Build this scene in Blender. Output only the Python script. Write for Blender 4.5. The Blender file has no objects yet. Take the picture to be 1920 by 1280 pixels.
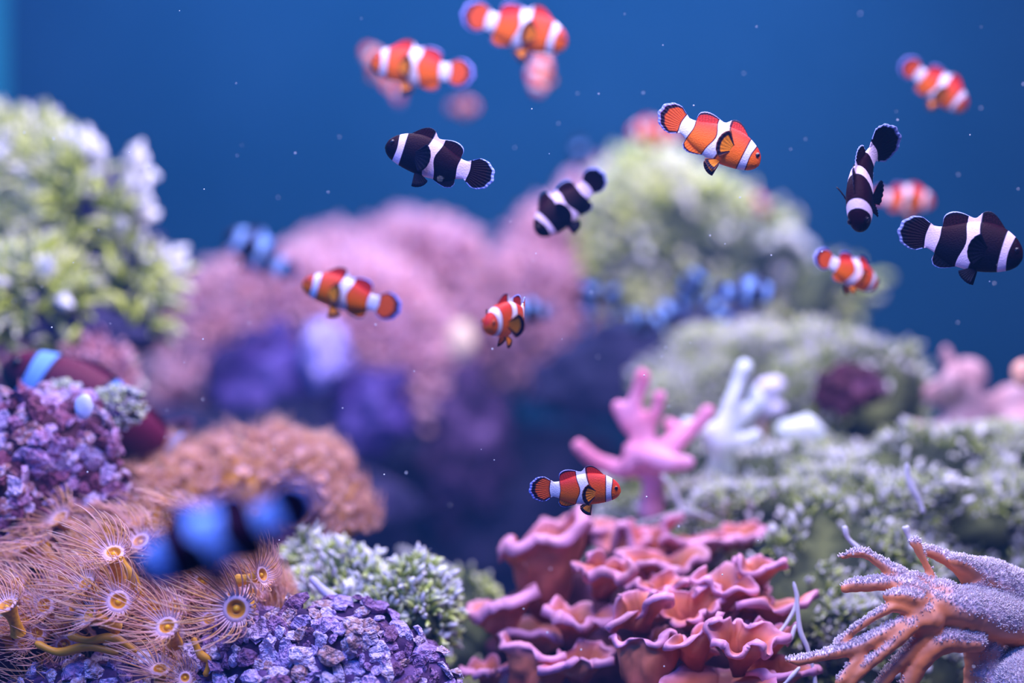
import bpy, math, random
import numpy as np
from mathutils import Vector, Matrix

random.seed(7)
RNG = np.random.default_rng(7)
PI = math.pi
SC = bpy.context.scene
COL = SC.collection

# ------------------------------------------------------------------ camera, world, lights, exposure
cam_data = bpy.data.cameras.new('camera')
cam = bpy.data.objects.new('camera', cam_data)
COL.objects.link(cam)
cam.location = (0, 0, 0)
cam.rotation_euler = (PI / 2, 0, 0)
cam_data.lens = 50
cam_data.sensor_width = 36
cam_data.clip_start = 0.02
cam_data.dof.use_dof = True
cam_data.dof.focus_distance = 1.0
cam_data.dof.aperture_fstop = 1.25
SC.camera = cam
SC.view_settings.view_transform = 'Standard'
SC.view_settings.look = 'None'
SC.view_settings.gamma = 1
SC.view_settings.use_curve_mapping = False
SC.view_settings.exposure = -0.12
SC.cycles.volume_bounces = 1
SC.cycles.max_bounces = 6
SC.cycles.sample_clamp_indirect = 4.0

world = bpy.data.worlds.new('world')
SC.world = world
world.use_nodes = True
bg = world.node_tree.nodes['Background']
bg.inputs[0].default_value = (0.03, 0.10, 0.45, 1)
bg.inputs[1].default_value = 0.12


def area(name, loc, target, size, size_y, power, color):
    d = bpy.data.lights.new(name, 'AREA')
    d.shape = 'RECTANGLE'
    d.size, d.size_y = size, size_y
    d.energy = power
    d.color = color
    o = bpy.data.objects.new(name, d)
    COL.objects.link(o)
    o.location = loc
    v = Vector(target) - Vector(loc)
    o.rotation_euler = v.to_track_quat('-Z', 'Y').to_euler()
    return o


# the tank's LED bars above the water, plus two added fill lamps in front
area('led_bar_white', (0.15, 1.25, 0.85), (0.05, 1.35, 0), 1.3, 0.25, 23, (0.90, 0.76, 1.0))
area('front_fill_lamp', (0.25, 0.58, 0.74), (0.10, 1.15, -0.15), 1.3, 0.12, 19, (0.74, 0.62, 1.0))  # unseen fill lamp, added to brighten the sides facing the lens
area('blue_fill_lamp', (-0.30, 0.48, 0.34), (-0.22, 0.74, -0.15), 0.6, 0.05, 4.6, (0.03, 0.20, 1.0))  # unseen blue fill, added low in front to colour the nearest fish
area('led_bar_blue', (0.0, 2.1, 0.95), (0.0, 2.2, 0), 1.6, 0.3, 26, (0.55, 0.62, 1.0))

# ------------------------------------------------------------------ helpers
K = 0.72 / 1920.0                      # metres per pixel at one metre


def P(px, py, Y):
    return np.array([(px - 960) * K * Y, Y, (640 - py) * K * Y])


def S(px, Y):
    return px * K * Y


def hash3(i, j, k, seed):
    h = (i.astype(np.int64) * 374761393 + j.astype(np.int64) * 668265263 + k.astype(np.int64) * 2147483647 + seed * 974634777) & 0xFFFFFFFF
    h = ((h ^ (h >> 13)) * 1274126177) & 0xFFFFFFFF
    h = ((h ^ (h >> 16)) * 2246822519) & 0xFFFFFFFF
    return (h & 0xFFFFFF) / float(0xFFFFFF)


def vnoise(p, seed=0):
    f = np.floor(p)
    t = p - f
    t = t * t * (3 - 2 * t)
    i, j, k = f[:, 0], f[:, 1], f[:, 2]
    r = 0
    for a in (0, 1):
        for b in (0, 1):
            for c in (0, 1):
                w = (t[:, 0] if a else 1 - t[:, 0]) * (t[:, 1] if b else 1 - t[:, 1]) * (t[:, 2] if c else 1 - t[:, 2])
                r = r + w * hash3(i + a, j + b, k + c, seed)
    return r * 2 - 1


def fbm(p, seed=0, octv=4):
    r, a, f = 0, 1.0, 1.0
    for o in range(octv):
        r = r + a * vnoise(p * f, seed + o * 17)
        a *= 0.5
        f *= 2.03
    return r


def unit(v):
    n = np.linalg.norm(v, axis=-1, keepdims=True)
    return v / np.maximum(n, 1e-9)


def setp(o, label=None, cat=None, group=None, kind=None):
    if label: o['label'] = label
    if cat: o['category'] = cat
    if group: o['group'] = group
    if kind: o['kind'] = kind
    return o


def meshdata(name, V, faces, attrs=None, smooth=True):
    """V (n,3); faces: list of int arrays, each (m,3) or (m,4)"""
    me = bpy.data.meshes.new(name)
    V = np.asarray(V, dtype=np.float32)
    faces = [np.asarray(f, dtype=np.int32) for f in faces if len(f)]
    nl = sum(f.size for f in faces)
    npoly = sum(len(f) for f in faces)
    me.vertices.add(len(V))
    me.vertices.foreach_set('co', V.ravel())
    me.loops.add(nl)
    me.loops.foreach_set('vertex_index', np.concatenate([f.ravel() for f in faces]))
    me.polygons.add(npoly)
    tot = np.concatenate([np.full(len(f), f.shape[1], dtype=np.int32) for f in faces])
    st = np.concatenate([[0], np.cumsum(tot)[:-1]]).astype(np.int32)
    me.polygons.foreach_set('loop_start', st)
    me.polygons.foreach_set('loop_total', tot)
    me.polygons.foreach_set('use_smooth', np.full(npoly, smooth, dtype=bool))
    me.update(calc_edges=True)
    for k, v in (attrs or {}).items():
        a = me.attributes.new(k, 'FLOAT', 'POINT')
        a.data.foreach_set('value', np.asarray(v, dtype=np.float32))
    me.validate()
    return me


def link(name, me, mat, parent=None, loc=None):
    o = bpy.data.objects.new(name, me)
    COL.objects.link(o)
    if mat and not me.materials:
        me.materials.append(mat)
    if parent:
        o.parent = parent
    if loc is not None:
        o.location = loc
    return o


def mk(name, V, faces, mat, parent=None, attrs=None, smooth=True, origin=None):
    V = np.asarray(V, dtype=float)
    if origin is not None:
        V = V - np.asarray(origin)[None]
    return link(name, meshdata(name, V, faces, attrs, smooth), mat, parent, origin if parent is None else None)


def empty(name, loc, label, cat, group=None):
    o = bpy.data.objects.new(name, None)
    o.empty_display_size = 0.01
    COL.objects.link(o)
    o.location = loc
    return setp(o, label, cat, group)


_ICO = {}


def ico(n):
    if n not in _ICO:
        import bmesh
        bm = bmesh.new()
        bmesh.ops.create_icosphere(bm, subdivisions=n, radius=1)
        V = np.array([v.co[:] for v in bm.verts])
        F = np.array([[v.index for v in f.verts] for f in bm.faces])
        bm.free()
        _ICO[n] = (V, F)
    return _ICO[n]


def vnormals(V, F):
    a, b, c = V[F[:, 0]], V[F[:, 1]], V[F[:, 2]]
    n = np.cross(b - a, c - a)
    N = np.zeros_like(V)
    for k in range(3):
        np.add.at(N, F[:, k], n)
    return unit(N)


def blob(center, radii, seed=0, amp=0.2, freq=2.0, sub=5, ridged=False, octv=4):
    V0, F = ico(sub)
    n = fbm(V0 * freq + seed * 3.1, seed, octv)
    if ridged:
        n = 0.6 - np.abs(n) * 1.4
    V = V0 * (1 + amp * n)[:, None] * np.asarray(radii)[None] + np.asarray(center)[None]
    return V, F, vnormals(V, F)


def tubes(paths, radii, sides=5):
    """paths (n,k,3), radii (n,k) -> V, quads, h (0..1 along), id"""
    n, k, _ = paths.shape
    T = np.gradient(paths, axis=1)
    T = unit(T)
    ref = np.where(np.abs(T[:, :1, 2:3]) > 0.85, np.array([[[1.0, 0.05, 0.02]]]), np.array([[[0.02, 0.05, 1.0]]]))
    ref = np.broadcast_to(ref, T.shape)
    A = unit(np.cross(T, ref))
    B = unit(np.cross(T, A))
    an = np.arange(sides) * 2 * PI / sides
    ring = A[:, :, None, :] * np.cos(an)[None, None, :, None] + B[:, :, None, :] * np.sin(an)[None, None, :, None]
    V = paths[:, :, None, :] + ring * radii[:, :, None, None]
    idx = np.arange(n * k * sides).reshape(n, k, sides)
    nx = np.roll(idx, -1, axis=2)
    q = np.stack([idx[:, :-1], nx[:, :-1], nx[:, 1:], idx[:, 1:]], axis=-1).reshape(-1, 4)
    h = np.broadcast_to(np.linspace(0, 1, k)[None, :, None], (n, k, sides)).ravel()
    rid = np.broadcast_to(RNG.random(n)[:, None, None], (n, k, sides)).ravel()
    return V.reshape(-1, 3), q[:, ::-1], h, rid


def smooth_path(pts, k):
    pts = np.asarray(pts, dtype=float)
    if len(pts) == 2:
        t = np.linspace(0, 1, k)[:, None]
        return pts[0] * (1 - t) + pts[1] * t
    m = len(pts)
    pp = np.vstack([2 * pts[0] - pts[1], pts, 2 * pts[-1] - pts[-2]])
    out = []
    for s in np.linspace(0, m - 1 - 1e-6, k):
        i = int(s)
        t = s - i
        p0, p1, p2, p3 = pp[i], pp[i + 1], pp[i + 2], pp[i + 3]
        out.append(0.5 * ((2 * p1) + (-p0 + p2) * t + (2 * p0 - 5 * p1 + 4 * p2 - p3) * t * t + (-p0 + 3 * p1 - 3 * p2 + p3) * t ** 3))
    return np.array(out)


# ------------------------------------------------------------------ materials
def newmat(name):
    m = bpy.data.materials.new(name)
    m.use_nodes = True
    nt = m.node_tree
    b = nt.nodes['Principled BSDF']
    return m, nt, b


def node(nt, typ, **kw):
    n = nt.nodes.new(typ)
    for k, v in kw.items():
        setattr(n, k, v)
    return n


def ramp(nt, stops, interp='LINEAR'):
    r = nt.nodes.new('ShaderNodeValToRGB')
    cr = r.color_ramp
    cr.interpolation = interp
    e = cr.elements
    e[0].position, e[0].color = stops[0][0], (*stops[0][1], 1)
    e[1].position, e[1].color = stops[-1][0], (*stops[-1][1], 1)
    for p, c in stops[1:-1]:
        x = e.new(p)
        x.color = (*c, 1)
    return r


def attr(nt, name):
    a = nt.nodes.new('ShaderNodeAttribute')
    a.attribute_name = name
    return a.outputs['Fac']


def rough_mat(name, stops, scale=30, rough=0.8, bump=0.4, bscale=60, spec=0.2, detail=4):
    """noise driven rock / coral skin"""
    m, nt, b = newmat(name)
    tc = node(nt, 'ShaderNodeTexCoord')
    n = node(nt, 'ShaderNodeTexNoise')
    n.inputs['Scale'].default_value = scale
    n.inputs['Detail'].default_value = detail
    nt.links.new(tc.outputs['Object'], n.inputs['Vector'])
    r = ramp(nt, stops)
    nt.links.new(n.outputs['Fac'], r.inputs['Fac'])
    nt.links.new(r.outputs['Color'], b.inputs['Base Color'])
    n2 = node(nt, 'ShaderNodeTexNoise')
    n2.inputs['Scale'].default_value = bscale
    n2.inputs['Detail'].default_value = 5
    nt.links.new(tc.outputs['Object'], n2.inputs['Vector'])
    bp = node(nt, 'ShaderNodeBump')
    bp.inputs['Strength'].default_value = bump
    bp.inputs['Distance'].default_value = 0.004
    nt.links.new(n2.outputs['Fac'], bp.inputs['Height'])
    nt.links.new(bp.outputs['Normal'], b.inputs['Normal'])
    b.inputs['Roughness'].default_value = rough
    b.inputs['Specular IOR Level'].default_value = spec
    return m


def frond_mat(name, stops, vary=None, rough=0.6, sss=0.0):
    """colour along attribute h, with a second ramp mixed in by attribute rid"""
    m, nt, b = newmat(name)
    r = ramp(nt, stops)
    nt.links.new(attr(nt, 'h'), r.inputs['Fac'])
    out = r.outputs['Color']
    if vary:
        r2 = ramp(nt, vary)
        nt.links.new(attr(nt, 'h'), r2.inputs['Fac'])
        mx = node(nt, 'ShaderNodeMix', data_type='RGBA')
        sh = node(nt, 'ShaderNodeMapRange')
        sh.inputs['From Min'].default_value = .35
        sh.inputs['From Max'].default_value = .65
        nt.links.new(attr(nt, 'rid'), sh.inputs['Value'])
        nt.links.new(sh.outputs[0], mx.inputs[0])
        nt.links.new(out, mx.inputs[6])
        nt.links.new(r2.outputs['Color'], mx.inputs[7])
        out = mx.outputs[2]
    nt.links.new(out, b.inputs['Base Color'])
    b.inputs['Roughness'].default_value = rough
    b.inputs['Specular IOR Level'].default_value = 0.25
    return m


def random_mat(name, stops, rough=0.7, bump=0.5):
    """colour chosen per object"""
    m, nt, b = newmat(name)
    oi = node(nt, 'ShaderNodeObjectInfo')
    tc = node(nt, 'ShaderNodeTexCoord')
    n = node(nt, 'ShaderNodeTexNoise')
    n.inputs['Scale'].default_value = 2.2
    n.inputs['Detail'].default_value = 3
    nt.links.new(tc.outputs['Object'], n.inputs['Vector'])
    ma = node(nt, 'ShaderNodeMath', operation='MULTIPLY_ADD')
    nt.links.new(n.outputs['Fac'], ma.inputs[0])
    ma.inputs[1].default_value = 0.8
    nt.links.new(oi.outputs['Random'], ma.inputs[2])
    m3 = node(nt, 'ShaderNodeMath', operation='SUBTRACT')
    nt.links.new(ma.outputs[0], m3.inputs[0])
    m3.inputs[1].default_value = 0.4
    r = ramp(nt, stops)
    nt.links.new(m3.outputs[0], r.inputs['Fac'])
    nt.links.new(r.outputs['Color'], b.inputs['Base Color'])
    bp = node(nt, 'ShaderNodeBump')
    bp.inputs['Strength'].default_value = bump
    bp.inputs['Distance'].default_value = 0.3
    nt.links.new(n.outputs['Fac'], bp.inputs['Height'])
    nt.links.new(bp.outputs['Normal'], b.inputs['Normal'])
    b.inputs['Roughness'].default_value = rough
    b.inputs['Specular IOR Level'].default_value = 0.3
    return m


def plain(name, c, rough=0.5, spec=0.3):
    m, nt, b = newmat(name)
    b.inputs['Base Color'].default_value = (*c, 1)
    b.inputs['Roughness'].default_value = rough
    b.inputs['Specular IOR Level'].default_value = spec
    return m


# ------------------------------------------------------------------ the tank
def box(name, x0, x1, y0, y1, z0, z1, mat, **kw):
    V = np.array([(x, y, z) for x in (x0, x1) for y in (y0, y1) for z in (z0, z1)], dtype=float)
    F = np.array([(0, 1, 3, 2), (4, 6, 7, 5), (0, 4, 5, 1), (2, 3, 7, 6), (0, 2, 6, 4), (1, 5, 7, 3)])
    o = mk(name, V, [F], mat, smooth=False)
    return setp(o, kind='structure')


m_back = rough_mat('blue_back_panel', [(0.3, (0.004, 0.042, 0.095)), (0.7, (0.010, 0.056, 0.125))], scale=2.0, bump=0.0, rough=0.9, spec=0.0)
m_side = plain('teal_side_glass', (0.03, 0.30, 0.42), 0.4)
m_sand = rough_mat('dark_sand', [(0.3, (0.05, 0.05, 0.12)), (0.7, (0.12, 0.10, 0.2))], scale=60)
box('wall_back', -1.0, 1.3, 2.6, 2.62, -0.6, 1.1, m_back)
box('wall_left', -0.945, -0.925, 0.45, 2.6, -0.6, 1.1, m_side)
box('wall_right', 1.20, 1.22, 0.45, 2.6, -0.6, 1.1, m_back)
box('floor', -1.0, 1.3, 0.45, 2.62, -0.52, -0.50, m_sand)

mg, nt, b = newmat('clear_glass')
nt.nodes.remove(b)
tr = node(nt, 'ShaderNodeBsdfTransparent')
tr.inputs[0].default_value = (0.95, 0.98, 0.99, 1)
nt.links.new(tr.outputs[0], nt.nodes['Material Output'].inputs['Surface'])
box('window_1', -0.945, 1.22, 0.44, 0.45, -0.6, 1.1, mg)

mw, nt, b = newmat('tank_water')
nt.nodes.remove(b)
vs = node(nt, 'ShaderNodeVolumeScatter')
vs.inputs['Color'].default_value = (0.10, 0.36, 1.0, 1)
vs.inputs['Density'].default_value = 0.045
nt.links.new(vs.outputs[0], nt.nodes['Material Output'].inputs['Volume'])
box('water', -0.924, 1.199, 0.451, 2.599, -0.499, 0.78, mw)

# ------------------------------------------------------------------ clownfish
def band_mat(name, body_hi, body_lo, white, black, edge, streak=0.25, spec=0.16, wide=False):
    m, nt, b = newmat(name)
    R, G, B = (1, 0, 0), (0, 1, 0), (0, 0, 1)
    w = 0.008
    st = [(0.0, R)]

    def seg(a, bb):          # white band from a to bb with black outlines
        st.extend([(a - w - .003, R), (a - w, B), (a - .002, B), (a + .001, G), (bb - .001, G), (bb + .002, B), (bb + w, B), (bb + w + .003, R)])
    for a_, b_ in ([(.205, .325), (.520, .680), (.815, .915)] if wide else [(.240, .325), (.560, .655), (.840, .908)]):
        seg(a_, b_)
    st.append((1.0, R))
    r = ramp(nt, st)
    nt.links.new(attr(nt, 's'), r.inputs['Fac'])
    sep = node(nt, 'ShaderNodeSeparateColor')
    nt.links.new(r.outputs['Color'], sep.inputs[0])
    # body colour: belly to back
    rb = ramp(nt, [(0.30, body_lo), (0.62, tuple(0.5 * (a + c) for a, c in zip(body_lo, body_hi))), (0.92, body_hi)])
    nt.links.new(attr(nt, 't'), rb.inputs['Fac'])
    # fin rays
    wv = node(nt, 'ShaderNodeMath', operation='SINE')
    nt.links.new(attr(nt, 'ray'), wv.inputs[0])
    mr = node(nt, 'ShaderNodeMapRange')
    mr.inputs['From Min'].default_value = 0.2
    mr.inputs['From Max'].default_value = 1.0
    mr.inputs['To Min'].default_value = 1.0
    mr.inputs['To Max'].default_value = 1 - streak
    nt.links.new(wv.outputs[0], mr.inputs['Value'])
    mul = node(nt, 'ShaderNodeMix', data_type='RGBA', blend_type='MULTIPLY')
    mul.inputs[0].default_value = 1
    nt.links.new(rb.outputs['Color'], mul.inputs[6])
    nt.links.new(mr.outputs[0], mul.inputs[7])

    def mix(fac, a, bcol):
        x = node(nt, 'ShaderNodeMix', data_type='RGBA')
        nt.links.new(fac, x.inputs[0])
        nt.links.new(a, x.inputs[6])
        if isinstance(bcol, tuple):
            x.inputs[7].default_value = (*bcol, 1)
        else:
            nt.links.new(bcol, x.inputs[7])
        return x.outputs[2]
    c = mix(sep.outputs[1], mul.outputs[2], white)
    c = mix(sep.outputs[2], c, black)
    rr = ramp(nt, [(0.0, R), (0.70, R), (0.76, B), (0.88, B), (0.93, G), (1.0, G)])
    nt.links.new(attr(nt, 'r'), rr.inputs['Fac'])
    s2 = node(nt, 'ShaderNodeSeparateColor')
    nt.links.new(rr.outputs['Color'], s2.inputs[0])
    notw = node(nt, 'ShaderNodeMath', operation='SUBTRACT')
    notw.inputs[0].default_value = 1
    nt.links.new(sep.outputs[1], notw.inputs[1])
    f2 = node(nt, 'ShaderNodeMath', operation='MULTIPLY')
    nt.links.new(notw.outputs[0], f2.inputs[0])
    nt.links.new(s2.outputs[2], f2.inputs[1])
    c = mix(f2.outputs[0], c, black)
    c = mix(s2.outputs[1], c, edge)
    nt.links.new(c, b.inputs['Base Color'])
    b.inputs['Roughness'].default_value = 0.5
    b.inputs['Specular IOR Level'].default_value = spec
    # fine scales
    tc = node(nt, 'ShaderNodeTexCoord')
    vo = node(nt, 'ShaderNodeTexVoronoi')
    vo.inputs['Scale'].default_value = 70
    nt.links.new(tc.outputs['Object'], vo.inputs['Vector'])
    bp = node(nt, 'ShaderNodeBump')
    bp.inputs['Strength'].default_value = 0.12
    bp.inputs['Distance'].default_value = 0.004
    nt.links.new(vo.outputs['Distance'], bp.inputs['Height'])
    nt.links.new(bp.outputs['Normal'], b.inputs['Normal'])
    return m


WHITE = (0.82, 0.78, 0.92)
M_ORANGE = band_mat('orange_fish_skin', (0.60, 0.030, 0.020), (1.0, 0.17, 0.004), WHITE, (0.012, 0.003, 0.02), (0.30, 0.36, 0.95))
M_PAD_O = band_mat('orange_paddle_fin', (1.0, 0.26, 0.01), (1.0, 0.30, 0.01), WHITE, (0.012, 0.003, 0.02), (0.03, 0.01, 0.05))
M_BLACK = band_mat('black_fish_skin', (0.016, 0.0015, 0.008), (0.002, 0.0015, 0.008), (0.78, 0.62, 0.85), (0.004, 0.003, 0.012), (0.40, 0.48, 0.98), streak=.5, spec=.05)
M_BLACK_BLUELIT = band_mat('black_fish_skin_blue_light_tint', (0.030, 0.004, 0.022), (0.004, 0.003, 0.014), (0.26, 0.47, 1.0), (0.004, 0.003, 0.012), (0.20, 0.32, 0.9), streak=.5, spec=.05, wide=True)  # black skin whose white bars have the blue light tinted in
M_MAROONFISH = band_mat('maroon_fish_skin', (0.12, 0.008, 0.04), (0.012, 0.003, 0.02), (0.16, 0.38, 1.0), (0.004, 0.003, 0.012), (0.1, 0.03, 0.08), streak=.5)  # bar colour carries painted blue light; maroon is the fish's own
M_PAD_B = band_mat('black_paddle_fin', (0.006, 0.006, 0.022), (0.004, 0.003, 0.014), WHITE, (0.003, 0.003, 0.01), (0.01, 0.01, 0.04), streak=.5, spec=.05)
M_EYE = plain('dark_eye', (0.01, 0.004, 0.012), 0.15, 0.6)
M_IRIS_O = plain('orange_iris', (0.55, 0.10, 0.02), 0.3)
M_IRIS_B = plain('black_iris', (0.012, 0.005, 0.015), 0.5, 0.1)

_u = np.array([.22, .26, .30, .35, .40, .45, .50, .55, .60, .65, .70, .75, .80, .84, .88, .92, .95, .975, .99, 1.0])
_top = np.array([.080, .078, .077, .088, .108, .128, .146, .160, .171, .178, .180, .177, .166, .152, .134, .110, .086, .058, .034, -.012])
_bot = np.array([-.080, -.085, -.095, -.118, -.140, -.155, -.165, -.170, -.172, -.172, -.168, -.162, -.153, -.144, -.132, -.116, -.099, -.077, -.055, -.020])
_wid = np.array([.012, .020, .030, .042, .054, .064, .073, .081, .087, .092, .095, .096, .094, .091, .086, .077, .066, .051, .036, .004])


def warp(u, z, deep=1.0):
    """shift the band coordinate so that stripe borders curve like the fish's"""
    z = z / deep
    u = u.copy()
    s = u.copy()
    s = s - 0.036 * np.exp(-((z - .005) / .055) ** 2) * np.exp(-((u - .70) / .055) ** 2)
    s = s + 0.060 * (1 - np.exp(-(z / .115) ** 2)) * np.exp(-((u - .55) / .11) ** 2)
    s = s - 0.016 * np.exp(-(z / .07) ** 2) * np.exp(-((u - .33) / .04) ** 2)
    s = s + 0.016 * np.exp(-(z / .07) ** 2) * np.exp(-((u - .235) / .05) ** 2)
    s = s - 0.018 * np.exp(-((z + .02) / .08) ** 2) * np.exp(-((u - .92) / .05) ** 2) * -1
    return s


class Bend:
    def __init__(self, k, x0=0.12, head=0.0):
        xs = np.linspace(-0.7, 0.6, 400)
        th = np.where(xs < x0, k * np.clip((x0 - xs) / .62, 0, None) ** 1.5, 0)
        th = th + np.where(xs > 0.15, head * ((xs - 0.15) / .35) ** 1.3 if head else 0, 0) if head else th
        dx = xs[1] - xs[0]
        cx = np.cumsum(np.cos(th)) * dx
        cy = np.cumsum(np.sin(th)) * dx
        i0 = np.argmin(np.abs(xs))
        self.xs, self.th, self.cx, self.cy = xs, th, cx - cx[i0], cy - cy[i0]

    def __call__(self, V):
        x = V[:, 0]
        th = np.interp(x, self.xs, self.th)
        return np.stack([np.interp(x, self.xs, self.cx) - V[:, 1] * np.sin(th),
                         np.interp(x, self.xs, self.cy) + V[:, 1] * np.cos(th), V[:, 2]], axis=1)


def grid_faces(n, m, closed=False):
    idx = np.arange(n * m).reshape(n, m)
    if closed:
        nx = np.roll(idx, -1, axis=1)
        return np.stack([idx[:-1], nx[:-1], nx[1:], idx[1:]], -1).reshape(-1, 4)
    return np.stack([idx[:-1, :-1], idx[:-1, 1:], idx[1:, 1:], idx[1:, :-1]], -1).reshape(-1, 4)


def sheet(base, edge, r, ray, s_fn, t_fn, nrm, nb=9, thick=.007, ripple=0.004, curve=0.0):
    """a closed thin fin: base (n,3) edge (n,3); two skins joined all round"""
    n = len(base)
    bb = np.linspace(0, 1, nb)
    Pm = base[:, None, :] * (1 - bb)[None, :, None] + edge[:, None, :] * bb[None, :, None]
    th = thick * (1 - .75 * bb)[None, :, None] * np.ones((n, 1, 1))
    rip = ripple * np.sin(np.asarray(ray)[:, None] * 1.0) * bb[None, :]
    Pm = Pm + nrm * (rip[:, :, None] + curve * (bb ** 2)[None, :, None])
    A = (Pm + nrm * th * .5).reshape(-1, 3)
    Bv = (Pm - nrm * th * .5).reshape(-1, 3)
    f = grid_faces(n, nb)
    N = n * nb
    idx = np.arange(N).reshape(n, nb)
    border = np.concatenate([idx[:, 0], idx[-1, 1:], idx[::-1, -1][1:], idx[0, ::-1][1:]])
    b2 = np.roll(border, -1)
    side = np.stack([border, b2, b2 + N, border + N], -1)
    V = np.vstack([A, Bv])
    F = np.vstack([f, (f + N)[:, ::-1], side[:-1]])
    a = np.abs(np.linspace(-1, 1, n))
    rr = r(a[:, None], bb[None, :]) * np.ones((n, nb))
    ry = np.asarray(ray)[:, None] * np.ones((n, nb))
    return V, F, {'s': s_fn(V), 't': t_fn(V), 'r': np.tile(rr.ravel(), 2), 'ray': np.tile(ry.ravel(), 2)}


FISH_GROUP = 'clownfish swimming over the reef'


def clownfish(px, py, Y, length_px, ang, yaw, label, kind='orange', bend=0.0, head=0.0, up=(0, 0, 1), roll=0.0, deep=1.0,
              fins=1.0, res=1.0, pect=0.6, wide=1.0, pelvic=1.0, tail=1.0):
    """ang: heading in the vertical plane facing the lens (0 = +X, 90 = up); yaw: degrees turned towards the glass"""
    L = S(length_px, Y)
    if abs(Y - 1) > .3:
        res = .6
    bd = Bend(bend, head=head)
    skin, pad = {'orange': (M_ORANGE, M_PAD_O), 'black': (M_BLACK, M_PAD_B), 'blue': (M_BLACK_BLUELIT, M_PAD_B), 'maroon': (M_MAROONFISH, M_PAD_B)}[kind]  # blue kind: black fish with blue light painted into the bars
    root = empty('clownfish', P(px, py, Y), label, 'fish', FISH_GROUP)
    F_ = Vector((math.cos(math.radians(yaw)) * math.cos(math.radians(ang)), -math.sin(math.radians(yaw)), math.cos(math.radians(yaw)) * math.sin(math.radians(ang))))
    U = Vector(up)
    U = (U - F_ * U.dot(F_)).normalized()
    U = Matrix.Rotation(math.radians(roll), 3, F_) @ U
    Lf = U.cross(F_)          # y axis (fish's left)
    M3 = Matrix((F_, Lf, U)).transposed()
    root.matrix_world = Matrix.Translation(root.location) @ M3.to_4x4() @ Matrix.Scale(L, 4)

    def add(name, V, F, at, mat, parent=root):
        me = meshdata(name, bd(V), [F], at)
        return link(name, me, mat, parent)

    # body
    n, m = int(90 * res), int(28 * res)
    uu = 1 - (1 - .22) * (np.linspace(0, 1, n)[::-1] ** 1.0)
    uu = np.concatenate([np.linspace(.22, .93, int(n * .8)), .93 + .07 * np.sin(np.linspace(0, PI / 2, n - int(n * .8) + 1))[1:]])
    n = len(uu)
    top, bot, wid = np.interp(uu, _u, _top) * deep, np.interp(uu, _u, _bot) * deep, np.interp(uu, _u, _wid) * wide
    # smooth the profiles
    for arr in (top, bot, wid):
        for _ in range(6):
            arr[1:-1] = (arr[:-2] + arr[1:-1] * 2 + arr[2:]) / 4
    an = np.linspace(0, 2 * PI, m, endpoint=False)
    ca, sa = np.cos(an), np.sin(an)
    zc = (top + bot) / 2
    zh = (top - bot) / 2
    Y_ = wid[:, None] * (np.sign(sa) * np.abs(sa) ** .92)[None]
    Z_ = zc[:, None] + zh[:, None] * ca[None]
    X_ = (uu - .5)[:, None] + np.zeros((1, m))
    V = np.stack([X_, Y_, Z_], -1).reshape(-1, 3)
    Fq = grid_faces(n, m, True)
    s = warp(V[:, 0] + .5, V[:, 2], deep)
    tt = ((Z_ - bot[:, None]) / np.maximum(top - bot, 1e-4)[:, None]).ravel()
    capi = len(V)
    V = np.vstack([V, [[uu[-1] - .5 + .001, 0, zc[-1]], [uu[0] - .5, 0, zc[0]]]])
    s = np.append(s, [1.0, .22])
    tt = np.append(tt, [.5, .5])
    last = np.arange((n - 1) * m, n * m)
    first = np.arange(0, m)
    tri = np.vstack([np.stack([last, np.roll(last, -1), np.full(m, capi)], -1), np.stack([np.roll(first, -1), first, np.full(m, capi + 1)], -1)])
    me = meshdata('body', bd(V), [Fq, tri], {'s': s, 't': tt, 'r': np.zeros(len(V)), 'ray': np.zeros(len(V))})
    link('body', me, skin, root)

    def s_of(V): return warp(V[:, 0] + .5, V[:, 2], deep)

    topf = lambda u: np.interp(u, _u, _top) * deep
    botf = lambda u: np.interp(u, _u, _bot) * deep

    # dorsal fin
    hp = np.array([(.335, .0), (.345, .045), (.37, .078), (.42, .090), (.47, .080), (.52, .052), (.56, .026), (.59, .026), (.61, .052), (.65, .078), (.70, .082), (.74, .066), (.78, .034), (.81, .0)])
    ud = np.linspace(.335, .81, int(46 * res))
    hd = np.interp(ud, hp[:, 0], hp[:, 1]) * fins
    for _ in range(3):
        hd[1:-1] = (hd[:-2] + hd[1:-1] * 2 + hd[2:]) / 4
    lean = np.interp(ud, [.33, .45, .6, .8], [.55, .5, .25, .35])
    base = np.stack([ud - .5, 0 * ud, topf(ud) - .012], -1)
    edge = np.stack([ud - .5 - lean * hd, 0 * ud, topf(ud) + hd], -1)
    V, F, at = sheet(base, edge, lambda a, b: b * np.where(True, 1, 1) + 0 * a, ud * 260, s_of, lambda V: np.full(len(V), .93), np.array([0, 1, 0]), thick=.010)
    # rim width in proportion to the local height
    rimw = np.interp(ud, [.33, .55, .60, .82], [1.0, .95, .90, .88])
    at['r'] = at['r'] * np.tile(np.repeat(rimw, 9), 2)
    add('dorsal_fin', V, F, at, skin)
    # anal fin
    hp = np.array([(.33, 0), (.345, .040), (.38, .062), (.43, .058), (.48, .030), (.52, .0)])
    ua = np.linspace(.33, .52, int(26 * res))
    ha = np.interp(ua, hp[:, 0], hp[:, 1]) * fins
    base = np.stack([ua - .5, 0 * ua, botf(ua) + .012], -1)
    edge = np.stack([ua - .5 - .6 * ha, 0 * ua, botf(ua) - ha], -1)
    V, F, at = sheet(base, edge, lambda a, b: b + 0 * a, ua * 260, s_of, lambda V: np.full(len(V), .3), np.array([0, 1, 0]), thick=.010)
    at['r'] *= .97
    add('anal_fin', V, F, at, skin)
    # tail fin
    a = np.linspace(-1, 1, int(61 * res) | 1)
    ph = a * math.radians(104)
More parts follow.
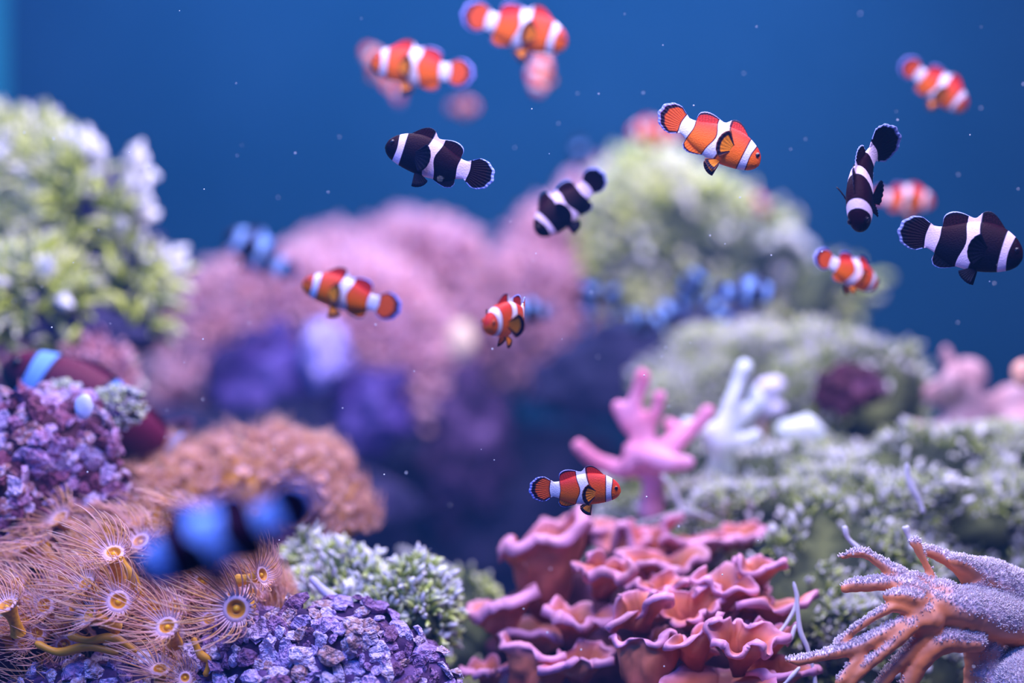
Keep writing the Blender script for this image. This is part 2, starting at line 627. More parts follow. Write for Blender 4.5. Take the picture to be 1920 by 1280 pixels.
    base = np.stack([.27 - .5 + 0 * a, 0 * a, a * .076 * deep], -1)
    edge = np.stack([.145 - .145 * np.cos(ph) - .5, 0 * a, .138 * np.sin(ph) * tail], -1)
    edge[:, 0] += .006 * np.sin(a * 17)
    V, F, at = sheet(base, edge, lambda aa, b: 1 - np.minimum(1.05 * (1 - b), 1.5 * (1 - aa) + .0 * b) , a * 45, s_of, lambda V: np.full(len(V), .62), np.array([0, 1, 0]), thick=.014, nb=11)
    # side rim only beyond the white root
    at['s'] = np.minimum(at['s'], .33)
    at['r'] = np.where(V[:, 0] > .23 - .5, np.minimum(at['r'], .6), at['r'])
    add('tail_fin', V, F, at, skin)

    # paddles
    def fan(name, b0, d, w, Lf_, spread, bw, t=.5, curve=0.02):
        b0, d, w = map(np.asarray, (b0, d, w))
        d = d / np.linalg.norm(d)
        w = w - d * np.dot(w, d)
        w = w / np.linalg.norm(w)
        a = np.linspace(-1, 1, int(27 * res) | 1)
        ph = a * math.radians(spread)
        base = b0[None] + w[None] * (a * bw)[:, None]
        edge = b0[None] + d[None] * (Lf_ * (.28 + .72 * np.cos(ph * .95)))[:, None] + w[None] * (Lf_ * .80 * np.sin(ph))[:, None]
        nr = np.cross(d, w)
        V, F, at = sheet(base, edge, lambda aa, b: 1 - np.minimum(1 - b, .9 * (1 - aa)), a * 22, lambda V: np.full(len(V), .12), lambda V: np.full(len(V), t), nr, nb=8, thick=.008, curve=curve)
        at['r'] = np.clip(at['r'], 0, .9)
        return add(name, V, F, at, pad)
    for sgn in (1, -1):
        fan('pectoral_fin', (.232, sgn * .086 * wide, -.025 * deep), (-1, sgn * pect, -.10), (0.1, sgn * .15, 1), .165, 74, .030, curve=sgn * .02)
    for sgn in (1, -1):
        fan('pelvic_fin', (.17, sgn * .028 * wide, -.160 * deep), (-.55, sgn * .35, -.75 * pelvic), (1, sgn * .2, -.45), .125, 48, .02, curve=sgn * .01)
    # eyes and mouth
    Vi, Fi = ico(3)
    for sgn in (1, -1):
        yw = np.interp(.945, _u, _wid) * wide
        c = np.array([.448, sgn * (yw - .006), .026 * deep])
        eye = add('eye', Vi * np.array([.023, .014, .025]) + c, Fi, {}, M_IRIS_O if kind == 'orange' else M_IRIS_B)
        add('pupil', Vi * np.array([.0185, .011, .0205]) + c + np.array([.002, sgn * .007, 0]), Fi, {}, M_EYE, eye)
    t = np.linspace(-1, 1, 9)
    path = np.stack([.494 - .024 * t ** 2, t * .030 * wide, -.034 - .012 * t ** 2], -1)[None]
    V, q, h, r_ = tubes(path, np.array([.004 + .003 * np.cos(t * 1.4)]), 6)
    add('mouth', V, q, {'s': np.full(len(V), .97), 't': np.full(len(V), .9), 'r': 0 * h, 'ray': 0 * h}, skin)
    return root


# ------------------------------------------------------------------ reef materials
M_ROCK = rough_mat('purple_reef_rock', [(0.25, (0.012, 0.005, 0.025)), (0.5, (0.05, 0.02, 0.09)), (0.62, (0.14, 0.07, 0.22)), (0.8, (0.34, 0.24, 0.5))], scale=26, bump=.8, bscale=80)
M_SHADEROCK = rough_mat('painted_shade_reef_rock', [(0.3, (0.012, 0.012, 0.05)), (0.6, (0.035, 0.03, 0.10)), (0.8, (0.14, 0.09, 0.26))], scale=14, bump=.6)  # dark tone stands in for shade in the gaps of the reef
M_MAROON = rough_mat('maroon_crust_rock', [(0.3, (0.02, 0.004, 0.012)), (0.55, (0.08, 0.02, 0.045)), (0.8, (0.28, 0.12, 0.26))], scale=40, bump=.8)
M_OLIVE = rough_mat('olive_mossy_rock', [(0.3, (0.012, 0.02, 0.02)), (0.5, (0.05, 0.065, 0.03)), (0.72, (0.16, 0.19, 0.07))], scale=22, bump=.6)
M_PINKROCK = rough_mat('mauve_coral_flesh', [(0.3, (0.30, 0.09, 0.14)), (0.5, (0.58, 0.24, 0.28)), (0.75, (0.80, 0.42, 0.48))], scale=9, bump=.4)
M_VIOLET = rough_mat('violet_coralline_crust', [(0.40, (0.03, 0.012, 0.09)), (0.56, (0.07, 0.035, 0.24)), (0.74, (0.30, 0.22, 0.80))], scale=7, bump=.3)
M_FRAG = random_mat('rubble_fragment_crust', [(0.0, (0.10, 0.02, 0.05)), (0.25, (0.26, 0.07, 0.16)), (0.45, (0.42, 0.20, 0.42)), (0.62, (0.55, 0.36, 0.70)), (0.8, (0.70, 0.55, 0.85)), (1.0, (0.42, 0.16, 0.16))])
M_FRAG_B = random_mat('lavender_fragment_crust', [(0.0, (0.12, 0.04, 0.12)), (0.25, (0.30, 0.16, 0.40)), (0.5, (0.46, 0.34, 0.72)), (0.75, (0.70, 0.60, 0.95)), (1.0, (0.36, 0.20, 0.22))])
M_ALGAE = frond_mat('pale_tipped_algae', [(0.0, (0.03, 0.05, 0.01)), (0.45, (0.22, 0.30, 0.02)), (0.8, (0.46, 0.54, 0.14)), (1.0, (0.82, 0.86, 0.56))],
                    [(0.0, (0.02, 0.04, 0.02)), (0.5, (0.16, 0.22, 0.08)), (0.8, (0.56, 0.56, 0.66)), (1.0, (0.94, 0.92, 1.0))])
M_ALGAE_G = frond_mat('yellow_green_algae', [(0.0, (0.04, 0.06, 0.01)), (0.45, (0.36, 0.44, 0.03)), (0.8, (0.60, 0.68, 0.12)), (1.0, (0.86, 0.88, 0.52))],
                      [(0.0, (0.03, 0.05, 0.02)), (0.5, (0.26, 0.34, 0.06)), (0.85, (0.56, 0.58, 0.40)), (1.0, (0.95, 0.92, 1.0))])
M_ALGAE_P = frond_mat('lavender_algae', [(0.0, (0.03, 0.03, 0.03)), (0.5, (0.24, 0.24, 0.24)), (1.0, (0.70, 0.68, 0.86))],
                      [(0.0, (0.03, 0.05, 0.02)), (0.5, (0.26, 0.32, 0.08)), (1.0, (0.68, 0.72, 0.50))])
M_GLINT = frond_mat('painted_frond_glint', [(0.0, (0.30, 0.34, 0.12)), (0.5, (0.60, 0.60, 0.55)), (0.8, (0.92, 0.92, 1.0)), (1.0, (1.0, 1.0, 1.0))], rough=.3)  # white colour paints sparkling highlights on a few fronds
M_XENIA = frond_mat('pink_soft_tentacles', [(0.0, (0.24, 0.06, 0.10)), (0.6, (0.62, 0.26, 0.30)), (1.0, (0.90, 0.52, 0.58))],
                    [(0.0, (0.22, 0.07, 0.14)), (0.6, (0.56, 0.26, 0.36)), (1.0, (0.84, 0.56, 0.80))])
M_STALK = rough_mat('golden_polyp_stalk', [(0.3, (0.50, 0.20, 0.01)), (0.7, (0.85, 0.42, 0.03))], scale=3, bump=.1, rough=.45, spec=.4)
M_TENT = frond_mat('fine_polyp_tentacle', [(0.0, (0.72, 0.50, 0.60)), (0.3, (0.66, 0.32, 0.28)), (0.85, (0.78, 0.42, 0.40)), (1.0, (0.95, 0.72, 0.62))],
                   [(0.0, (0.70, 0.48, 0.62)), (0.3, (0.66, 0.30, 0.06)), (0.85, (0.80, 0.48, 0.34)), (1.0, (0.92, 0.66, 0.62))], rough=.4)
M_DISK = frond_mat('polyp_mouth_disk', [(0.0, (0.95, 0.55, 0.02)), (0.16, (0.90, 0.45, 0.01)), (0.28, (0.50, 0.17, 0.01)), (0.58, (0.62, 0.26, 0.02)), (0.70, (0.74, 0.50, 0.62)), (1.0, (0.66, 0.40, 0.50))], rough=.35)


def patch_seed():
    return int(RNG.integers(1, 9999))


def sprigs(name, V, F, N, count, length, mat, parent, radius=.10, tip=1.9, nb=3, up=.5, spread=.7, clump=0.0, cseed=3, facing=True, sides=4, k=5, minz=-1.0, sweep=(0, 0, 0), kind='stuff', label=None):
    """many small forked fronds rooted on a surface"""
    fc = V[F].mean(1)
    fn = unit(N[F].mean(1))
    ar = np.linalg.norm(np.cross(V[F[:, 1]] - V[F[:, 0]], V[F[:, 2]] - V[F[:, 0]]), axis=1)
    w = ar.copy()
    if facing:
        view = unit(-fc)
        d = (fn * view).sum(1)
        w = w * (d > -0.45)
    w = w * (fn[:, 2] > minz)
    if clump:
        c = fbm(fc / max(length * 3.2, .004), cseed, 3)
        w = w * np.clip(.5 + clump * c, 0, None) ** 2
    w = w / w.sum()
    pick = RNG.choice(len(F), size=count, p=w)
    bary = RNG.dirichlet((1, 1, 1), count)
    root = (V[F[pick]] * bary[:, :, None]).sum(1)
    nn = fn[pick]
    root = np.repeat(root, nb, 0)
    nn = np.repeat(nn, nb, 0)
    m = len(root)
    d0 = unit(nn + np.array([0, 0, up]) + RNG.normal(0, spread * .5, (m, 3)) + np.asarray(sweep))
    d1 = unit(d0 + RNG.normal(0, spread * .7, (m, 3)) + np.array([0, 0, up * .4]) + np.asarray(sweep))
    Ln = length * RNG.uniform(.55, 1.25, m)
    t = np.linspace(0, 1, k)
    paths = root[:, None, :] + (d0[:, None, :] * (t - .5 * t ** 2)[None, :, None] + d1[:, None, :] * (.5 * t ** 2)[None, :, None]) * Ln[:, None, None]
    paths -= nn[:, None, :] * length * .06
    prof = np.interp(t, [0, .6, .85, 1], [.9, .8, tip, .25])
    rad = (Ln * radius)[:, None] * prof[None]
    Vt, q, h, rid = tubes(paths, rad, sides)
    # fine jitter gives knobbly fronds
    o = mk(name, Vt, [q], mat, parent, {'h': h, 'rid': rid}, smooth=True)
    if kind:
        o['kind'] = kind
    if label:
        o['label'] = label
    return o


def mound(name, label, cat, blobs, base_mat, frond_mat_, count, length, group=None, part='rock_base', frond='algae_fronds', amp=.22, freq=2.2, sub=5, sprig_kw=None, origin=None, glint=0, gl=1.2):
    """a rock made of several fused lumps, covered in fronds"""
    Vs, Fs, Ns, off = [], [], [], 0
    for (px, py, Y, rx, ry, rz) in blobs:
        V, F, N = blob(P(px, py, Y), (S(rx, Y), S(ry, Y), S(rz, Y)), patch_seed(), amp, freq, sub)
        Vs.append(V); Fs.append(F + off); Ns.append(N); off += len(V)
    V, F, N = np.vstack(Vs), np.vstack(Fs), np.vstack(Ns)
    o0 = P(*(origin or blobs[0][:3]))
    root = empty(name, o0, label, cat, group)
    mk(part, V - o0, [F], base_mat, root)
    if count:
        kw = dict(sprig_kw or {})
        # drop roots buried in the other lumps
        keep = np.ones(len(V), bool)
        off = 0
        for i, (px, py, Y, rx, ry, rz) in enumerate(blobs):
            c, r = P(px, py, Y), np.array([S(rx, Y), S(ry, Y), S(rz, Y)])
            ins = (((V - c) / r) ** 2).sum(1) < .72
            n = len(Vs[i])
            ins[off:off + n] = False
            keep &= ~ins
            off += n
        kf = keep[F].all(1)
        made = [sprigs(frond, V, F[kf], N, count, length, frond_mat_, root, **kw)]
        if glint:
            made.append(sprigs('painted_glint_tips', V, F[kf], N, glint, length * gl, M_GLINT, root, radius=.085, tip=2.6, nb=2, up=.6, spread=1.0, minz=-.3))  # extra white-ended sprigs added as painted glints
        for o in made:
            co = np.empty(len(o.data.vertices) * 3, dtype=np.float32)
            o.data.vertices.foreach_get('co', co)
            co = co.reshape(-1, 3) - o0.astype(np.float32)
            o.data.vertices.foreach_set('co', co.ravel())
            o.data.update()
    return root, V, F, N


# ------------------------------------------------------------------ reef foundation rocks (dark colour paints the deep shade between the corals)
def rock(name, label, px, py, Y, rx, ry, rz, mat, amp=.3, freq=2.0, sub=5, cat='rock', group=None, ridged=False):
    c = P(px, py, Y)
    V, F, N = blob((0, 0, 0), (S(rx, Y), S(ry, Y), S(rz, Y)), patch_seed(), amp, freq, sub, ridged)
    o = mk(name, V, [F], mat)
    o.location = c
    return setp(o, label, cat, group)


rock('reef_rock', 'rock mass painted dark navy for shade in the hollow at the middle of the reef', 880, 1010, 2.1, 330, 180, 235, M_SHADEROCK)
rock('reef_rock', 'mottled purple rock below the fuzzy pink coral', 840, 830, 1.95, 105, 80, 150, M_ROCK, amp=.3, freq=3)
rock('reef_rock', 'dusky boulder supporting the distant green hill', 1250, 700, 1.86, 250, 80, 115, M_SHADEROCK)
rock('reef_rock', 'dark boulder low behind the yellow-brown polyps', 420, 930, 1.75, 330, 90, 170, M_SHADEROCK)
rock('reef_rock', 'dark foot of the reef under the algae slope and finger coral', 1500, 1450, 1.25, 620, 200, 260, M_SHADEROCK)
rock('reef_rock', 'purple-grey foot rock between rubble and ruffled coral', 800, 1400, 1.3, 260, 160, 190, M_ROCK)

# ------------------------------------------------------------------ A: tall green-white soft coral by the side glass
mound('green_bushy_coral', 'tall yellow-green bushy coral with white tips against the side glass', 'coral',
      [(30, 380, 1.50, 125, 100, 105), (165, 420, 1.46, 110, 80, 95), (250, 500, 1.46, 55, 60, 90), (40, 590, 1.38, 115, 70, 70), (170, 630, 1.38, 80, 50, 55), (262, 590, 1.44, 30, 40, 70)],
      M_SHADEROCK, M_ALGAE_G, 2500, S(74, 1.5), sub=4, amp=.3, freq=3.0,
      sprig_kw=dict(k=4, radius=.075, tip=2.3, spread=1.2, clump=1.25, nb=3, up=.2), glint=48, gl=1.15)
# ------------------------------------------------------------------ L: distant green hill
mound('green_hill_coral', 'distant yellow-green hill of soft coral behind the open water', 'coral',
      [(1225, 460, 2.0, 105, 80, 110), (1370, 500, 1.98, 130, 80, 110), (1490, 560, 2.0, 110, 70, 80), (1220, 570, 2.05, 130, 80, 90)],
      M_OLIVE, M_ALGAE_G, 2300, S(60, 2.0), sub=4, amp=.35, sprig_kw=dict(radius=.12, tip=1.8, up=.5, spread=1.1, clump=1.1, sides=3), glint=22)
# ------------------------------------------------------------------ I: middle grey-green mound
mound('grey_algae_mound', 'rounded grey-green algae mound with a dark lump painting the hollow in its side', 'coral',
      [(1420, 760, 1.55, 180, 100, 110), (1580, 750, 1.50, 135, 100, 110), (1300, 740, 1.60, 90, 80, 85)],
      M_OLIVE, M_ALGAE, 5600, S(42, 1.5), sub=4, amp=.3, sprig_kw=dict(radius=.09, tip=1.7, up=.5, spread=1.1, clump=1.3, sides=3, k=4), glint=60, gl=1.0)
rock('painted_hollow_lump', 'dark rock lump standing in for the shaded hollow of the grey-green mound', 1592, 735, 1.375, 52, 34, 40, M_MAROON, amp=.55, sub=5)  # solid dark lump painted in where the mound has a shaded hole
# ------------------------------------------------------------------ H: near algae slope
mound('algae_slope', 'wide bank of white-tipped green algae behind the finger coral', 'coral',
      [(1700, 1010, 1.32, 330, 230, 185), (1420, 1040, 1.32, 250, 200, 180), (1560, 1180, 1.20, 250, 160, 190), (1830, 1180, 1.28, 220, 170, 230), (1210, 1010, 1.34, 120, 120, 110)],
      M_OLIVE, M_ALGAE, 14500, S(30, 1.2), sub=4, amp=.3, freq=3.6, sprig_kw=dict(radius=.105, tip=2.0, up=.5, spread=1.2, clump=1.6, nb=3, sides=3, k=4), glint=620, gl=1.15)
# ------------------------------------------------------------------ E: small green clump beside the rubble
mound('algae_clump', 'small green algae clump with lilac tips above the lavender rubble', 'coral',
      [(660, 1120, 1.12, 85, 70, 75), (760, 1165, 1.10, 70, 60, 75), (600, 1060, 1.16, 40, 40, 45)],
      M_OLIVE, M_ALGAE, 1500, S(44, 1.12), sub=4, amp=.35, sprig_kw=dict(radius=.08, tip=1.8, up=.5, spread=1.3, clump=1.3), glint=40)
mound('algae_clump', 'soft green algae tuft tucked at the base of the ruffled coral', 'coral',
      [(870, 1170, 1.28, 60, 60, 80), (840, 1270, 1.22, 50, 50, 70)],
      M_OLIVE, M_ALGAE_G, 500, S(30, 1.25), sub=4, sprig_kw=dict(radius=.12, tip=1.8, up=.5, clump=1.0))

# ------------------------------------------------------------------ M: fuzzy pink coral colonies
XK = dict(radius=.11, tip=1.6, up=.25, spread=.5, nb=2, k=5, sides=3)
mound('fuzzy_pink_coral', 'fuzzy pink coral arching over the violet boulders', 'coral',
      [(440, 660, 1.95, 95, 80, 110), (530, 600, 1.95, 110, 80, 75), (660, 620, 1.97, 110, 80, 95), (400, 790, 1.90, 75, 80, 105), (730, 700, 1.97, 80, 80, 130)],
      M_PINKROCK, M_XENIA, 2600, S(70, 1.95), part='coral_flesh', frond='soft_tentacles', sub=4, amp=.16, sprig_kw=XK)
mound('fuzzy_pink_coral', 'tall twin-topped fuzzy pink coral behind the dark orange clownfish', 'coral',
      [(800, 540, 2.08, 90, 80, 95), (740, 520, 2.12, 70, 60, 75), (620, 510, 2.1, 55, 60, 40), (850, 640, 2.1, 90, 60, 120)],
      M_PINKROCK, M_XENIA, 1500, S(52, 2.05), part='coral_flesh', frond='soft_tentacles', sub=4, amp=.16, sprig_kw=XK)
mound('fuzzy_pink_coral', 'fuzzy pink coral hill rising towards the distant green hill', 'coral',
      [(1000, 600, 2.0, 95, 80, 105), (1060, 510, 2.04, 85, 70, 95), (1130, 430, 2.08, 70, 60, 75)],
      M_PINKROCK, M_XENIA, 1500, S(50, 2.0), part='coral_flesh', frond='soft_tentacles', sub=4, amp=.16, sprig_kw=XK)
mound('pink_tuft_coral', 'pale pink soft coral tuft between the rubble and the tall green coral', 'coral',
      [(185, 710, 1.36, 55, 50, 70), (20, 690, 1.36, 45, 40, 50)],
      M_PINKROCK, M_XENIA, 420, S(26, 1.36), part='coral_flesh', frond='soft_tentacles', sub=4, sprig_kw=XK)
G = 'violet boulders in the pink coral'
rock('reef_rock', 'dark violet rock shelf behind the violet boulders', 590, 800, 1.86, 170, 60, 110, M_SHADEROCK, .3)
rock('violet_boulder', 'broad violet boulder under the pink arch', 500, 715, 1.80, 98, 70, 92, M_VIOLET, .35, sub=5, group=G)
rock('violet_boulder', 'narrow upright violet boulder, brightest of them, highlight put in the colour', 612, 664, 1.74, 42, 45, 60, plain('painted_highlight_crust', (.42, .36, .95), .35, .6), .3, sub=5, group=G)  # paler colour than the other boulders paints the highlight
rock('violet_boulder', 'violet boulder below the bright one, sloping to the dark hollow', 690, 770, 1.76, 80, 60, 80, M_VIOLET, .35, sub=5, group=G)
m_cream = plain('cream_knob', (0.95, 0.72, 0.55), .6)
rock('cream_knob_coral', 'small cream knob on the pink coral slope', 864, 640, 1.80, 26, 22, 36, m_cream, .15, sub=3, cat='coral')

# ------------------------------------------------------------------ rubble rocks with loose crusty fragments
def frag_templates(n=9):
    out = []
    V0, F = ico(2)
    for i in range(n):
        s = 100 + i * 13
        nz = fbm(V0 * 1.7 + i * 5.3, s, 3)
        V = V0 * (1 + .55 * nz)[:, None]
        V = V * np.array([1.0, RNG.uniform(.55, .8), RNG.uniform(.22, .42)])
        V[:, 2] += .18 * np.sin(V[:, 0] * 2.2 + i) + .1 * np.sin(V[:, 1] * 3 + i)
        out.append((V, F))
    return out


FT = frag_templates()


def rubble(name, label, blobs, mat, base_mat, count, size, amp=.18, clear=0.0):
    Vs, Fs, Ns, off = [], [], [], 0
    for (px, py, Y, rx, ry, rz) in blobs:
        V, F, N = blob(P(px, py, Y), (S(rx, Y), S(ry, Y), S(rz, Y)), patch_seed(), amp, 2.4, 5)
        Vs.append(V); Fs.append(F + off); Ns.append(N); off += len(V)
    V, F, N = np.vstack(Vs), np.vstack(Fs), np.vstack(Ns)
    o0 = P(*blobs[0][:3])
    root = empty(name, o0, label, 'rock')
    mk('rock_base', V - o0, [F], base_mat, root)
    tmpl = []
    for i, (tv, tf) in enumerate(FT):
        me = meshdata('rock_fragment', tv, [tf], smooth=False)
        me.materials.append(mat)
        tmpl.append(me)
    fc = V[F].mean(1)
    fn = unit(N[F].mean(1))
    d = (fn * unit(-fc)).sum(1)
    px = fc[:, 0] / fc[:, 1] / K + 960
    py = 640 - fc[:, 2] / fc[:, 1] / K
    w = (d > -.15) * (px > -25) * (px < 1945) * (py < 1300) * np.linalg.norm(np.cross(V[F[:, 1]] - V[F[:, 0]], V[F[:, 2]] - V[F[:, 0]]), axis=1)
    cand = RNG.choice(len(F), size=min(len(F) - 1, count * 12), p=w / w.sum(), replace=True)
    chosen = []
    for c in cand:
        s = size * RNG.uniform(.6, 1.5)
        if all(np.linalg.norm(fc[c] - q[0]) > .50 * (s + q[2]) for q in chosen):
            chosen.append((fc[c], fn[c], s))
            if len(chosen) >= count:
                break
    for q, n, s in chosen:
        o = bpy.data.objects.new('rock_fragment', tmpl[int(RNG.integers(len(tmpl)))])
        COL.objects.link(o)
        o.parent = root
        tilt = Vector(n) + Vector(RNG.normal(0, .45, 3))
        quat = tilt.to_track_quat('Z', 'Y')
        quat = quat @ Matrix.Rotation(RNG.uniform(0, 6.28), 3, 'Z').to_quaternion()
        o.rotation_mode = 'QUATERNION'
        o.rotation_quaternion = quat
        o.location = Vector(q - o0 + n * s * .15)
        o.scale = (s * RNG.uniform(.8, 1.25), s, s * RNG.uniform(.8, 1.5))
    return root


rubble('rubble_rock', 'purple and pink rubble rock heaped beside the polyps, under the maroon clownfish',
       [(70, 890, 1.12, 172, 90, 150), (-30, 1010, 1.10, 150, 90, 200)], M_FRAG, M_MAROON, 298, S(19, 1.1))
rubble('rubble_rock', 'lavender rubble bank spilling below the polyps towards the ruffled coral',
       [(600, 1300, 1.02, 250, 110, 160), (330, 1330, 1.02, 330, 100, 90)], M_FRAG_B, M_ROCK, 298, S(19, 1.0))
rock('reef_rock', 'shaded maroon rock wall under the arching polyp colony', 520, 1075, 1.20, 85, 60, 95, M_MAROON)
# lilac frond patch on top of the rubble
mound('lilac_tuft_coral', 'lilac frilly tuft on top of the purple rubble rock', 'coral', [(215, 765, 1.14, 42, 30, 30), (120, 745, 1.14, 30, 25, 18)],
      M_ROCK, M_ALGAE_P, 380, S(17, 1.14), sub=3, sprig_kw=dict(radius=.13, tip=1.8, up=.5))
rock('pale_pebble', 'pale blue oval pebble on top of the purple rubble rock', 157, 762, 1.07, 17, 10, 24, plain('pale_blue_stone', (.55, .6, .95), .5), .1, sub=3, cat='stone')

# ------------------------------------------------------------------ C: polyp colonies
def polyp_templates():
    out = []
    for v in range(6):
        # stalk, local z = the way the polyp faces, disk at z=0, unit = disk radius
        t = np.linspace(0, 1, 7)
        path = np.stack([.25 * np.sin(t * 2 + v) * (1 - t), .2 * np.cos(t * 2 + v) * (1 - t), -3.6 * (1 - t)], -1)
        path[:, :2] -= path[-1, :2]
        V, q, h, r = tubes(path[None], np.array([[.75, .62, .55, .55, .62, .8, 1.02]]), 12)
        stalk = meshdata('polyp', V, [q])
        stalk.materials.append(M_STALK)
        # mouth disk
        rr = np.array([0, .12, .2, .28, .36, .46, .56, .68, .82, .95, 1.08])
        zz = np.array([.04, .02, -.06, -.16, -.20, -.12, .02, .10, .10, .04, -.04])
        n = 28
        an = np.linspace(0, 2 * PI, n, endpoint=False)
        V = np.stack([rr[:, None] * np.cos(an), rr[:, None] * np.sin(an), zz[:, None] + 0 * an + (.03 * np.cos(an * 14)) * (rr[:, None] > .6)], -1).reshape(-1, 3)
        disk = meshdata('oral_disk', V, [grid_faces(len(rr), n, True)], {'h': np.repeat(rr / 1.08, n), 'rid': np.zeros(len(V))})
        disk.materials.append(M_DISK)
        # tentacles, swept to +x
        nt_ = 40
        an = np.linspace(0, 2 * PI, nt_, endpoint=False) + RNG.normal(0, .04, nt_)
        k = 10
        t = np.linspace(0, 1, k)
        L = RNG.uniform(3.0, 4.6, nt_) * (1 + .40 * np.cos(an))
        rad = np.stack([np.cos(an), np.sin(an), 0 * an], -1)
        up = np.where(np.arange(nt_) % 2 == 0, .95, .55) + RNG.normal(0, .12, nt_)
        d0 = unit(rad * 1.0 + np.array([0, 0, 1]) * up[:, None])
        d1 = unit(rad * .55 + np.array([1.0, 0, .45]) + RNG.normal(0, .16, (nt_, 3)))
        d2 = unit(rad * .3 + np.array([1.3, 0, -.1]) + RNG.normal(0, .35, (nt_, 3)))
        pth = rad[:, None, :] * 1.0 + L[:, None, None] * (d0[:, None, :] * (t - .5 * t ** 2)[None, :, None] + d1[:, None, :] * (.5 * t ** 2 - .18 * t ** 3)[None, :, None] + d2[:, None, :] * (.18 * t ** 3)[None, :, None])
        V, q, h, r = tubes(pth, np.broadcast_to(np.interp(t, [0, .15, .8, 1], [.085, .06, .045, .018]), (nt_, k)).copy(), 4)
        tent = meshdata('tentacles', V, [q], {'h': h, 'rid': r})
        tent.materials.append(M_TENT)
        out.append((stalk, disk, tent))
    return out


PT = polyp_templates()


def place_polyp(root, o0, p, n, size, sweep, ti=None):
    st, dk, tn = PT[int(RNG.integers(len(PT))) if ti is None else ti]
    z = Vector(n).normalized()
    sw = Vector(sweep)
    x = (sw - z * sw.dot(z))
    x = x.normalized() if x.length > .05 else z.orthogonal().normalized()
    y = z.cross(x)
    M = Matrix((x, y, z)).transposed()
    o = bpy.data.objects.new('polyp', st)
    COL.objects.link(o)
    o.parent = root
    o.matrix_basis = Matrix.Translation(Vector(p - o0)) @ M.to_4x4() @ Matrix.Scale(size, 4)
    for nm, me in (('oral_disk', dk), ('tentacles', tn)):
        c = bpy.data.objects.new(nm, me)
        COL.objects.link(c)
        c.parent = o
    o.children[1]['kind'] = 'stuff' if False else 'stuff'
    return o


def colony(label, blobs, count, disk_px, sweep, hero=(), base_mat=M_MAROON, minz=-.35, gap=2.1, nz=.5, origin=None):
    Vs, Fs, Ns, off = [], [], [], 0
    for (px, py, Y, rx, ry, rz) in blobs:
        V, F, N = blob(P(px, py, Y), (S(rx, Y), S(ry, Y), S(rz, Y)), patch_seed(), .12, 2.0, 4)
        Vs.append(V); Fs.append(F + off); Ns.append(N); off += len(V)
    V, F, N = np.vstack(Vs), np.vstack(Fs), np.vstack(Ns)
    o0 = P(*blobs[0][:3])
    root = empty('polyp_colony', o0, label, 'coral', 'polyp colonies')
    mk('rock_base', V - o0, [F], base_mat, root)
    heroes = []
    for (px, py, Y, dirn, dpx) in hero:
        p = P(px, py, Y)
        place_polyp(root, o0, p, dirn, S(dpx, Y), sweep)
        heroes.append((p, S(dpx, Y)))
    fc = V[F].mean(1)
    fn = unit(N[F].mean(1))
    d = (fn * unit(-fc)).sum(1)
    px = fc[:, 0] / fc[:, 1] / K + 960
    py = 640 - fc[:, 2] / fc[:, 1] / K
    ok = (d > -.25) & (fn[:, 2] > minz) & (px > -60) & (py < 1330)
    inside = np.zeros(len(fc), bool)
    nf = 0
    for i, (bx, by, Y, rx, ry, rz) in enumerate(blobs):
        c, r = P(bx, by, Y), np.array([S(rx, Y), S(ry, Y), S(rz, Y)])
        ins = (((fc - c) / r) ** 2).sum(1) < .8
        ins[nf:nf + len(Fs[i])] = False
        nf += len(Fs[i])
        inside |= ins
    ok &= ~inside
    idx = np.flatnonzero(ok)
    RNG.shuffle(idx)
    chosen = []
    for c in idx:
        s = S(disk_px, 1.0) * RNG.uniform(.75, 1.25)
        pos = fc[c] + fn[c] * s * 3.2
        if all(np.linalg.norm(pos - q) > gap * s for q in chosen) and all(np.linalg.norm(pos - q) > 2.1 * sz for q, sz in heroes):
            chosen.append(pos)
            place_polyp(root, o0, pos, fn[c] + np.array([0, 0, nz]) * .6 + RNG.normal(0, .25, 3), s, sweep)
            if len(chosen) >= count:
                break
    return root


colony('dense arch of blurred golden-brown polyps behind the nearest ones',
       [(470, 935, 1.26, 140, 100, 88), (585, 940, 1.24, 70, 70, 75), (632, 975, 1.22, 34, 40, 44), (330, 935, 1.24, 110, 90, 60)],
       140, 11, (-.1, 0, 1.0), minz=-.25, nz=.9, gap=2.3, base_mat=M_STALK)
colony('sharp golden-brown polyps with yellow mouths nearest the glass',
       [(230, 1150, 1.10, 235, 130, 165), (400, 1190, 1.08, 110, 90, 100), (20, 1220, 1.06, 120, 80, 110)],
       150, 16, (-1.0, -.1, .55), minz=-.5, nz=.45,
       hero=[(222, 1127, .985, (.25, -.9, .45), 22), (443, 1141, .985, (.05, -1, .15), 26), (313, 1174, .98, (-.05, -.75, .6), 21),
             (213, 1036, 1.0, (.1, -.6, .8), 20), (168, 1152, .99, (-.6, -.7, .5), 19), (12, 1134, .99, (-.2, -.5, .9), 20),
             (160, 1094, 1.0, (-.3, -.6, .8), 18), (300, 1254, .99, (.1, -.5, .9), 18), (347, 1270, .98, (.3, -.9, .4), 12), (492, 1077, 1.0, (.85, -.45, .3), 17)])

# long golden runners joining the stalks low on the colony
def runner(label, pts, Y, r, mat=M_STALK, name='coral_runner', cat='coral', group='golden runners', sides=10):
    W = np.array([P(x, y, Y + (dy if len(q) else 0)) for (x, y, *q) in pts for dy in ([q[0]] if q else [0])])
    path = smooth_path(W, 20)
    t = np.linspace(0, 1, 20)
    V, q, h, rid = tubes((path - path[0])[None], (S(r, Y) * (1 + .18 * np.sin(t * 9 + pts[0][0])) * np.interp(t, [0, .05, .95, 1], [.5, 1, 1, .4]))[None], sides)
    o = mk(name, V, [q], mat, None, {'h': h, 'rid': rid})
    o.location = path[0]
    return setp(o, label, cat, group)


